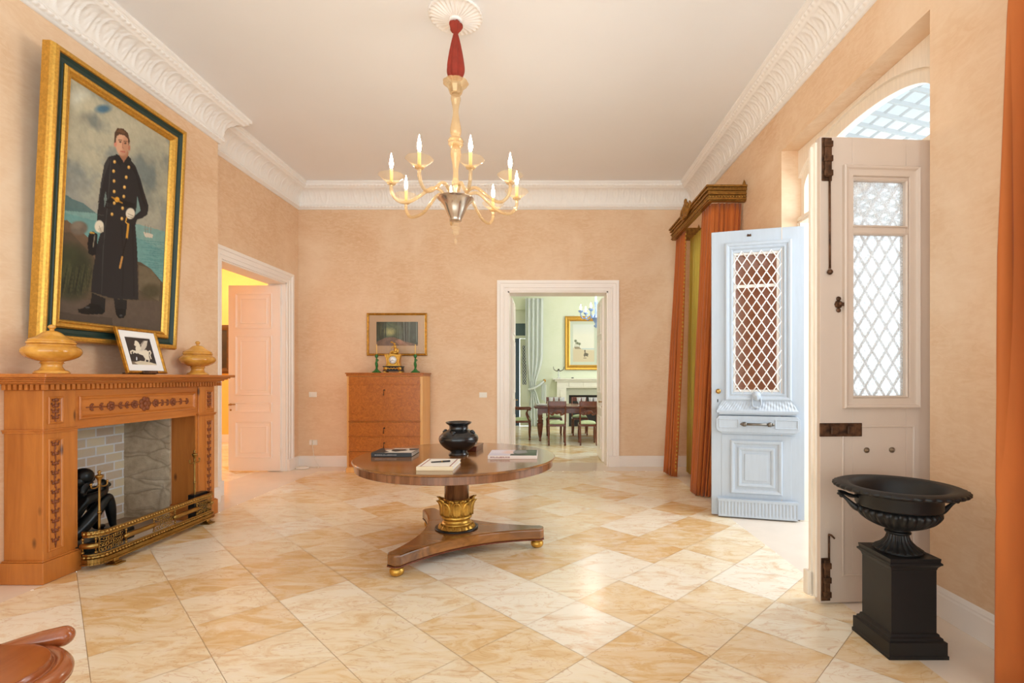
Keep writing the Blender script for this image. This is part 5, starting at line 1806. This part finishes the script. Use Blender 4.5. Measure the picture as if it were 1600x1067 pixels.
m.lathe([(.166, .222), (.178, .226), (.186, .23), (.190, .236), (.190, .29), (.2, .305), (.232, .316), (.25, .318), (.262, .322), (.262, .336), (.24, .340), (.218, .336), (.2, .318), (.186, .29), (.16, .22), (.1, .16), (0, .14)], 96)
m.build('band', IRON, ur)
m = M()
rp = smooth_prof([(.235, .318), (.262, .312), (.281, .318), (.285, .328), (.276, .338), (.255, .342), (.235, .339)], 3)
m.lathe(rp, 240, flute=lambda t, i, r: r * (1 + (.035 * abs(math.sin(20 * t)) if r > .255 and i < 11 else 0)), cap=False)
m.build('rim', IRON, ur)
for s in (-1, 1):
    m = M()
    m.tube(smooth_path([(s * .165, 0, .195), (s * .2, 0, .215), (s * .235, 0, .25), (s * .262, 0, .275), (s * .27, 0, .285)], 5), [.012 + .004 * math.sin(i * .4) for i in range(21)], 8)
    m.tube(smooth_path([(s * .188, 0, .268), (s * .22, 0, .27), (s * .25, 0, .285), (s * .275, 0, .288)], 5), .0095, 8)
    m.grid(lambda u, v: (s * (.19 + .085 * u), (v - .5) * .075 * (1 - .4 * u), .266 + .022 * u + .008 * math.sin(v * PI)), 8, 8)
    m.ball((s * .262, 0, .268), (.010, .014, .010), 8, 6)
    for k in (-1, 0, 1):
        m.ball((s * .178, k * .02, .215 - abs(k) * .008), (.014, .012, .02), 8, 6)
    m.build('handle', IRON, ur)
# handles lie nearly along the picture plane
ur.rotation_euler = (0, 0, -.25)
# ================================================================== dining room beyond the far doorway
GX0, GX1, GY = -3.6, 4.2, 14.0
m = M()
# left part of the end wall has a doorway with a glazed door
m.box((GX0, GY, 0), (-1.25, GY + .2, 4.3)).box((-.36, GY, 0), (GX1, GY + .2, 4.3)).box((-1.25, GY, 3.32), (-.36, GY + .2, 4.3))
m.box((GX0 - .1, 8.0, 0), (GX0, GY + .2, 4.3)).box((GX1, 8.0, 0), (GX1 + .1, GY + .2, 4.3))
m.box((GX0, 8.001, 0), (-.75, 8.02, 4.3)).box((1.19, 8.001, 0), (GX1, 8.02, 4.3)).box((-.75, 8.001, 2.73), (1.19, 8.02, 4.3))
struct(m.build('wall_dining', GREENWALL), 'pale green walls of the dining room', 'wall')
struct(M().box((GX0, 8.0, 4.3), (GX1, GY + .2, 4.4)).build('ceiling_dining', CEIL), 'ceiling of the green dining room', 'ceiling')
m = M()
m.box((-1.249, GY + .10, 3.02), (-.361, GY + .14, 3.319)).box((-1.249, GY + .06, 2.93), (-.361, GY + .14, 3.02)).box((-1.249, GY + .06, 2.50), (-.361, GY + .14, 2.58)).box((-.43, GY + .05, 0), (-.361, GY + .14, 2.5)).box((-1.249, GY + .05, 0), (-1.19, GY + .14, 2.5))
o = m.build('window_4', mk('pale green woodwork', C(226, 230, 212), .5), None)
struct(o, 'pale frame with a dark glass transom over the dining room glazed door', 'window')
M().box((-1.2, GY + .1, 2.58), (-.40, GY + .11, 2.93)).build('pane', DARKPANE, o)
gd = thing('door_6', (-.69, GY + .06, 0), 'pale glazed door with diamond lattice beside the grey green curtain', 'door', kind='structure')
m = M()
m.box((0, 0, .01), (.07, .04, 2.49)).box((.19, 0, .01), (.26, .04, 2.49)).box((.07, 0, .01), (.19, .04, 1.18)).box((.07, 0, 2.3), (.19, .04, 2.49)).box((-.0, -.01, .65), (.26, .0, .67))
m.build('leaf', mk('pale door paint', C(222, 226, 208), .5), gd, bevel=.003)
M().box((.07, .02, 1.18), (.19, .026, 2.3)).build('glass', DARKPANE, gd)
m = M(); lattice(m, .07, .19, 1.18, 2.3, .06, .09, .006, .01); m.build('lattice', LATTICE, gd)
M().box((-1.19, GY + .1, .001), (-.70, GY + .11, 2.5)).build('window_5', mk('dark blue glass', C(66, 84, 104), .3, var=.3, vscale=40))
struct(bpy.data.objects['window_5'], 'dark blue glass left of the pale glazed door', 'window')

def sheer_fn(u, v):
    z = 3.6 - 3.58 * v
    x0, x1 = -.52, -.02
    c, hw_ = -.27 + .0 * v, .25
    pin = math.exp(-((z - 1.12) / .5) ** 2)
    hw2 = hw_ * (1 - .62 * pin) * (1 if z > 1.12 else .8)
    c2 = c - .06 * pin + (.03 if z < 1 else 0)
    y = 13.78 + .035 * math.sin(u * TAU * 4.2 + .4 * math.sin(4 * v)) * (1 - .4 * pin)
    return (c2 + (u * 2 - 1) * hw2, y, z)
cu = thing('dining_curtain', (-.27, 13.8, 0), 'grey green curtain tied back beside the dining fireplace', 'curtain')
m = M(); m.grid(sheer_fn, 90, 50); m.build('drape', SHEER, cu, world=True, solid=.006)
m = M(); m.tube(smooth_path([(-.44, 13.7, 1.05), (-.3, 13.68, 1.08), (-.12, 13.74, 1.18), (.0, 13.92, 1.28)], 5), .03, 8); m.grid(lambda u, v: (-.08 + .14 * u, 13.88 + .02 * math.sin(u * 20), 1.28 - .5 * v - .1 * u), 12, 6); m.build('tie_back', SHEER, cu, world=True)
m = M(); m.lathe([(.035, 0), (.03, .05), (.045, .09), (0, .1)], 14, xf=XF((.01, 13.99, 1.29), 0, PI / 2)); m.build('holdback', GOLD, cu, world=True)

# mantel
dm = thing('marble_fireplace', (1.12, 13.8, 0), 'white marble fireplace on the green dining room wall', 'fireplace')
W = dict(parent=dm, world=True)
m = M()
m.box((.36, 13.78, .001), (.62, 13.998, 1.27)).box((1.62, 13.78, .001), (1.88, 13.998, 1.27)).box((.62, 13.78, 1.09), (1.62, 13.998, 1.27))
m.box((.34, 13.77, .001), (.64, 13.998, .14)).box((1.6, 13.77, .001), (1.9, 13.998, .14)).box((.45, 13.765, .2), (.56, 13.78, 1.05)).box((.70, 13.765, 1.12), (1.07, 13.78, 1.24)).box((1.1, 13.765, 1.12), (1.5, 13.78, 1.24))
m.build('surround', GREYMARBLE, bevel=.004, **W)
m = M(); m.box((.24, 13.68, 1.32), (2.0, 13.998, 1.36)).box((.30, 13.73, 1.27), (1.94, 13.998, 1.32)); m.build('shelf', GREYMARBLE, bevel=.008, **W)
m = M()
m.box((.62, 13.86, .89), (1.62, 13.99, 1.09)).box((.62, 13.86, .001), (.70, 13.99, .89)).box((1.54, 13.86, .001), (1.62, 13.99, .89))
for k in range(40):
    m.box((.63 + k * .025, 13.852, .9), (.642 + k * .025, 13.86, 1.085))
m.build('reeded_slip', mk('reeded grey marble', C(196, 198, 182), .5), **W)
M().box((.70, 13.97, .001), (1.54, 13.99, .89)).build('fire_opening', SOOT, **W)
# painting
dp = thing('desert_painting', (1.125, 13.998, 1.60), 'gold framed pale painting of palms and riders over the dining fireplace', 'painting')
m = M(); m.frame(-.53, 0, .53, 1.52, [(0, 0), (0, .05), (.02, .06), (.06, .05), (.10, .06), (.12, .045), (.14, .035), (.14, 0)]); m.build('picture_frame', GOLD, dp)
m = M(); m.frame(-.392, .138, .392, 1.382, [(0, 0), (0, .03), (.03, .028), (.034, .024), (.09, .022), (.09, 0)]); m.build('mount', mk('grey green mount', C(206, 214, 198), .8), dp)
pic = Pic(60, 84, (232, 232, 218))
Y = pic.Y; X = pic.X
pic.lay(np.clip((Y - .66) * 30, 0, 1), (216, 206, 178)); pic.lay(np.clip(1 - abs(Y - .655) / .02, 0, 1) * (X > .4), (168, 192, 204)); pic.lay(np.clip((.3 - Y) * 2, 0, 1), (206, 218, 220))
pic.poly([(0, .62), (.2, .6), (.5, .68), (1, .72), (1, 1), (0, 1)], (214, 200, 170), .8)
for x, y in ((.12, .44), (.2, .5), (.3, .52)):
    pic.line([(x, y), (x - .02, .62)], .008, (110, 100, 80)); pic.ell(x, y, .06, .03, (104, 112, 84), .9, .8)
pic.poly([(.05, .6), (.28, .6), (.4, .66), (.1, .66)], (140, 128, 104), .8)
pic.poly([(.5, .82), (.56, .72), (.6, .76), (.72, .78), (.7, .86), (.58, .84), (.54, .88)], (96, 90, 80), .9); pic.ell(.56, .71, .03, .03, (70, 64, 58)); pic.line([(.5, .9), (.62, .9)], .01, (150, 136, 112))
pic.build('print', -.302, .228, .302, 1.292, PRINT, dp, -.015)
# candelabrum and ornament on the mantel
cd = thing('crystal_candelabrum', (.41, 13.80, 1.361), 'small crystal candelabrum with curved arms at the end of the marble mantel', 'candelabrum')
m = M(); m.lathe(smooth_prof([(0, 0), (.05, 0), (.04, .02), (.014, .05), (.02, .1), (.012, .16), (.02, .22), (0, .25)], 3), 10); m.build('stem', CRYSTAL, cd)
m = M()
for s in (-1, 1):
    m.tube(smooth_path([(0, 0, .22), (s * .06, 0, .21), (s * .13, 0, .25), (s * .15, 0, .33)], 5), [.016 - .0006 * i for i in range(16)], 6)
m.ball((0, 0, .24), .03, 8, 6)
m.build('arm', mk('dark pewter', C(96, 92, 74), .4, .5), cd)
o = M().ball((0, 0, .014), (.04, .02, .014), 10, 6).build('mantel_ornament', BRONZE); o.location = (.80, 13.80, 1.361)
tag(o, 'tiny dark ornament lying on the marble mantel', 'ornament')

# ------------------------------------------------------------------ dining table and chairs
dt = thing('dining_table', (.9, 11.1, 0), 'long mahogany dining table with turned legs in the green room', 'table')
W = dict(parent=dt, world=True)
m = M(); m.box((-.22, 10.55, .735), (2.3, 11.7, .765)).box((-.20, 10.57, .715), (2.28, 11.68, .735)); m.build('table_top', MAHOG, bevel=.008, **W)
m = M(); m.box((-.12, 10.65, .61), (2.2, 11.6, .715)); m.build('apron', MAHOG, **W)
for x in (-.085, 1.22, 2.16):
    for y in (10.70, 11.55):
        if x == 1.22 and y > 11:
            continue
        m = M(); m.lathe(smooth_prof([(0, 0), (.02, 0), (.026, .03), (.02, .06), (.03, .09), (.045, .16), (.06, .30), (.068, .38), (.045, .41), (.062, .44), (.045, .47), (.052, .53), (.05, .60), (.0, .62)], 4), 20, (x, y, .001)); m.box((x - .055, y - .055, .58), (x + .055, y + .055, .712))
        m.build('leg', MAHOG, **W)
def chair_parts(t, arms=False, w=.40):
    """chair faces +y locally; the back rest is at y=0"""
    h = w / 2
    for s in (-1, 1):
        m = M(); m.tube(smooth_path([(s * (h - .02), -.05, .001), (s * (h - .02), .0, .25), (s * (h - .015), .0, .48), (s * (h - .015), -.03, .70), (s * (h - .015), -.06, .90)], 5), [.019] * 21, 6); m.build('back_leg', MAHOG, t)
        m = M(); m.lathe(smooth_prof([(0, .001), (.014, .001), (.02, .03), (.016, .06), (.026, .2), (.022, .34), (.03, .38), (.02, .41), (0, .41)], 4), 14, (s * (h - .02), .40, 0)); m.build('front_leg', MAHOG, t)
    m = M(); m.box((-h, -.02, .385), (h, .43, .43)); m.build('seat_frame', MAHOG, t, bevel=.008)
    m = M()
    m.grid(lambda u, v: ((u - .5) * (w - .03), .0 + .42 * v, .432 + .055 * (math.sin(PI * u) * math.sin(PI * v)) ** .35), 16, 12); m.build('cushion', CUSHION, t, solid=.01)
    m = M(); m.box((-h + .005, -.085, .80), (h - .005, -.055, .90)); m.build('crest_rail', MAHOG, t, bevel=.008)
    m = M()
    m.tube(smooth_path([(-h + .02, -.03, .66), (-h * .5, -.032, .63), (-.05, -.035, .685), (.05, -.035, .685), (h * .5, -.032, .63), (h - .02, -.03, .66)], 6), [.014 + .012 * math.sin(i / 30 * PI) for i in range(31)], 8)
    m.ball((0, -.035, .665), (.05, .012, .035), 10, 6)
    m.build('splat', MAHOG, t)
    if arms:
        for s in (-1, 1):
            m = M()
            m.tube(smooth_path([(s * (h - .01), -.02, .70), (s * (h + .02), .18, .69), (s * (h + .02), .38, .69), (s * (h + .01), .42, .66)], 5), .02, 8)
            m.tube(smooth_path([(s * (h + .015), .38, .68), (s * h, .33, .58), (s * (h - .01), .40, .42)], 5), .018, 8)
            m.build('armrest', MAHOG, t)
    return t
CG = 'mahogany dining chairs around the dining table'
c1 = thing('dining_chair', (.265, 10.05, 0), 'dining chair with its back to the hall, left of the two on the near side', 'chair', CG)
chair_parts(c1, w=.37)
for x, y, rz, lab in ((.905, 10.05, 0, 'dining chair with its back to the hall, right of the two on the near side'),
                      (.24, 12.12, PI, 'dining chair on the far side of the table behind the left crystal glasses'),
                      (.86, 12.12, PI, 'dining chair on the far side of the table before the fire opening')):
    c = copy_tree(c1); place(c, (x, y, 0), rz); c['label'] = lab
ac = thing('dining_armchair', (-.72, 11.08, 0), 'mahogany armchair with green cushion at the left end of the dining table', 'armchair', rz=-PI / 2)
chair_parts(ac, True, .48)
ac.rotation_euler = (0, 0, -PI / 2)
# glasses and plates
def glass_proto():
    m = M(); m.lathe(smooth_prof([(0, 0), (.032, 0), (.03, .004), (.006, .012), (.006, .06), (.02, .075), (.04, .11), (.042, .15), (.05, .175), (.046, .175), (.036, .12), (.0, .08)], 3), 9, smooth=False)
    return m
g0 = None
spots = [(.15, 10.72), (.16, 10.86), (.27, 10.74), (.275, 10.88), (.38, 10.74), (.41, 10.88), (.76, 10.76), (.87, 10.82), (1.02, 10.76), (1.13, 10.82)]
labs = 'cut crystal glass standing on the dining table'
for i, (x, y) in enumerate(spots):
    if g0 is None:
        g0 = glass_proto().build('crystal_glass', CRYSTAL); o = g0
    else:
        o = g0.copy(); COL.objects.link(o)
    o.location = (x, y, .766)
    lab = 'crystal glass in the left cluster on the dining table' if x < .6 else 'crystal glass in the right pair cluster on the dining table'
    tag(o, lab, 'glass', 'crystal glasses left cluster' if x < .6 else 'crystal glasses right cluster')
p0 = None
for k in range(4):
    if p0 is None:
        m = M(); m.lathe([(0, 0), (.08, 0), (.13, .014), (.13, .017), (.08, .006), (0, .006)], 28); p0 = m.build('plate', PORCELAIN); o = p0
    else:
        o = p0.copy(); COL.objects.link(o)
    o.location = (-.06, 10.80, .766 + k * .0078)
    tag(o, ('lowest', 'second lowest', 'second highest', 'topmost')[k] + ' white plate of the stack at the left end of the dining table', 'plate', 'stack of white plates')
# blue chandelier
bc = thing('blue_chandelier', (1.18, 11.2, 2.5), 'pale blue glass chandelier with lit candles in the dining room', 'chandelier')
W = dict(parent=bc, world=True)
bx, by = 1.18, 11.2
m = M(); m.lathe(smooth_prof([(0, 2.5), (.02, 2.52), (.05, 2.56), (.02, 2.6), (.08, 2.70), (.09, 2.74), (.03, 2.78), (.03, 3.0), (.04, 3.1), (.02, 3.2), (.02, 3.8), (.015, 4.298)], 3), 16, (bx, by, 0)); m.build('stem', BLUEGLASS, **W)
for k in range(6):
    a = math.radians(180 + 60 * k + 6)
    at = lambda r, z: (bx + r * math.cos(a), by + r * math.sin(a), z)
    m = M(); m.tube(smooth_path([at(.04, 2.72), at(.12, 2.80), at(.2, 2.74), at(.3, 2.72), at(.35, 2.80), at(.35, 2.84)], 4), .014, 8)
    m.lathe(smooth_prof([(.012, 2.84), (.04, 2.86), (.06, 2.90), (.05, 2.89), (.012, 2.85)], 2), 16, at(.35, 0))
    arm = m.build('arm', BLUEGLASS, **W)
    m = M(); m.lathe([(.011, 2.85), (.011, 2.93), (0, 2.93)], 10, at(.35, 0)); m.build('candle_sleeve', PORCELAIN, parent=arm, world=True)
    m = M(); m.lathe(smooth_prof([(.008, 2.93), (.018, 2.955), (.012, 3.0), (0, 3.04)], 2), 8, at(.35, 0)); m.build('bulb', BULBCOOL, parent=arm, world=True)

# ------------------------------------------------------------------ picture in the yellow hall
hp = thing('hall_picture', (-7.05, 10.498, 1.47), 'dark picture in a brown frame on the yellow hall wall', 'picture')
m = M(); m.frame(-.42, 0, .42, 1.03, [(0, 0), (0, .03), (.05, .04), (.11, .025), (.12, 0)]); m.build('picture_frame', wood('brown frame', C(64, 36, 14), C(112, 66, 28)), hp)
m = M(); m.box((-.305, -.012, .115), (.305, -.006, .915)); m.build('canvas', mk('dark canvas', C(58, 42, 22), .5, var=.5, vscale=3), hp)

# ------------------------------------------------------------------ wooden chair in the near left corner
hc = thing('hall_chair', (-1.815, 1.52, 0), 'polished wooden chair with a dished oval seat in the near left corner', 'chair', rz=0)
m = M()
def oval(t, i, r):
    return r
m.lathe(smooth_prof([(.0, .464), (.1, .464), (.218, .464), (.229, .461), (.233, .452), (.235, .443), (.24, .441), (.25, .447), (.266, .448), (.282, .438), (.292, .422), (.288, .410), (.26, .402), (.0, .402)], 4), 72)
m.v = [Vector((p.x * 1.0, p.y * .80, p.z)) for p in m.v]
m.build('seat', CHAIRWOOD, hc)
m = M(); m.tube(smooth_path([(-.32, .08, .40), (-.12, .15, .42), (.02, .205, .448), (.075, .226, .456), (.10, .236, .459)], 6), [.026 + .008 * min(1, i / 14) for i in range(25)], 16); m.ball((.10, .236, .459), .0343, 16, 12); m.build('arm_scroll', CHAIRWOOD, hc)
for x, y in ((.17, .13), (.17, -.13), (-.17, .13), (-.17, -.13)):
    m = M(); m.lathe(smooth_prof([(0, .001), (.016, .001), (.022, .05), (.03, .2), (.02, .25), (.032, .3), (.026, .41)], 4), 16, (x, y, 0)); m.build('leg', CHAIRWOOD, hc)
m = M(); m.grid(lambda u, v: (-.27 - .10 * v - .02 * math.sin(PI * u), (u - .5) * .36 * (1 + .1 * math.sin(PI * v)), .42 + .50 * v), 12, 12); m.build('backrest', CHAIRWOOD, hc, solid=.022)

# ------------------------------------------------------------------ glass roof of the porch
gr = thing('porch_roof', (4.3, 3.8, 4.7), 'white glass roof grid of the porch seen through the fanlight', 'roof')
m = M()
def rz_(x):
    return 4.95 - .22 * (x - 2.66)
for i in range(21):
    x = 2.68 + i * .185
    m.box((x, -1, rz_(x) - .015), (x + .02, 9, rz_(x) + .015))
ROOFBAR = mk('grey white roof bars', C(172, 176, 176), .6)
m.build('glazing_bar', ROOFBAR, gr, world=True)
m = M()
for j in range(37):
    y = -1 + j * .27
    m.add([(2.67, y, rz_(2.67) - .05), (2.67, y + .028, rz_(2.67) - .05), (6.6, y + .028, rz_(6.6) - .05), (6.6, y, rz_(6.6) - .05),
           (2.67, y, rz_(2.67)), (2.67, y + .028, rz_(2.67)), (6.6, y + .028, rz_(6.6)), (6.6, y, rz_(6.6))],
          [(0, 3, 2, 1), (4, 5, 6, 7), (0, 1, 5, 4), (1, 2, 6, 5), (2, 3, 7, 6), (3, 0, 4, 7)])
m.build('rafter', ROOFBAR, gr, world=True)
W_BACK, W_SIDE, EXPOSURE = 4.2, 3.8, -0.14
# ------------------------------------------------------------------ light
def lamp(name, kind, loc, energy, color, size=None, target=None, sizey=None):
    l = bpy.data.lights.new(name, kind)
    l.energy = energy
    l.color = color
    if kind == 'AREA':
        l.size = size
        if sizey:
            l.shape = 'RECTANGLE'; l.size_y = sizey
    elif size is not None and kind == 'POINT':
        l.shadow_soft_size = size
    o = bpy.data.objects.new(name, l)
    COL.objects.link(o)
    o.location = loc
    if target:
        o.rotation_euler = (Vector(target) - Vector(loc)).to_track_quat('-Z', 'Y').to_euler()
    return o
w = bpy.data.worlds.new('daylight'); scene.world = w
w.use_nodes = True
nt = w.node_tree
bg = nt.nodes['Background']
tc = nt.nodes.new('ShaderNodeTexCoord')
sp = nt.nodes.new('ShaderNodeSeparateXYZ')
nt.links.new(tc.outputs['Generated'], sp.inputs[0])
mx = nt.nodes.new('ShaderNodeMapRange')
mx.inputs['From Min'].default_value = -.2; mx.inputs['From Max'].default_value = .6
nt.links.new(sp.outputs['X'], mx.inputs['Value'])
col = mixc(nt, mx.outputs[0], (.93, 1.0, 1.0, 1), (.84, .95, 1.0, 1))
nt.links.new(col, bg.inputs['Color'])
st = nt.nodes.new('ShaderNodeMapRange')
st.inputs['From Min'].default_value = -.2; st.inputs['From Max'].default_value = .6
st.inputs['To Min'].default_value = W_BACK; st.inputs['To Max'].default_value = W_SIDE
nt.links.new(sp.outputs['X'], st.inputs['Value'])
zr = nt.nodes.new('ShaderNodeMapRange')
zr.inputs['From Min'].default_value = .12; zr.inputs['From Max'].default_value = .40
zr.inputs['To Min'].default_value = 1.0; zr.inputs['To Max'].default_value = .27
nt.links.new(sp.outputs['Z'], zr.inputs['Value'])
ml = nt.nodes.new('ShaderNodeMath'); ml.operation = 'MULTIPLY'
nt.links.new(st.outputs[0], ml.inputs[0]); nt.links.new(zr.outputs[0], ml.inputs[1])
nt.links.new(ml.outputs[0], bg.inputs['Strength'])
lamp('hall_lamp', 'POINT', (-6.6, 8.6, 3.2), 135, (.96, 1, .98), .15)
lamp('dining_fill', 'AREA', (3.9, 11, 2.3), 130, (.95, .98, 1), 2.2, (0, 11.5, 1.5), 2.6)  # added area light inside the room by the windowless right wall
lamp('porch_fill', 'AREA', (3.7, 3.9, 2.7), 75, (.93, .97, 1), 1.6, (.6, 3.8, 0), 1.2)  # added area light under the porch roof, brightens the floor indoors
lamp('dining_lamp', 'POINT', (1.2, 11.0, 3.5), 60, (1, .92, .8), .2)
# ------------------------------------------------------------------ camera
cam = bpy.data.cameras.new('camera')
co = bpy.data.objects.new('camera', cam)
COL.objects.link(co)
co.location = (0, 0, 1.38)
co.rotation_euler = (PI / 2, 0, 0)
cam.sensor_width = 36
cam.lens = 770 / 1600 * 36
cam.shift_x = -50 / 1600
cam.shift_y = 56.5 / 1600
cam.clip_start = .05
scene.camera = co
vs_ = scene.view_settings
vs_.view_transform = 'Standard'
vs_.look = 'None'
vs_.exposure = EXPOSURE
vs_.gamma = 1
vs_.use_curve_mapping = False
scene.cycles.max_bounces = 10
scene.cycles.diffuse_bounces = 6
scene.cycles.transparent_max_bounces = 16
scene.cycles.use_denoising = True
scene.cycles.sample_clamp_indirect = 8
scene.cycles.caustics_reflective = False
scene.cycles.caustics_refractive = False
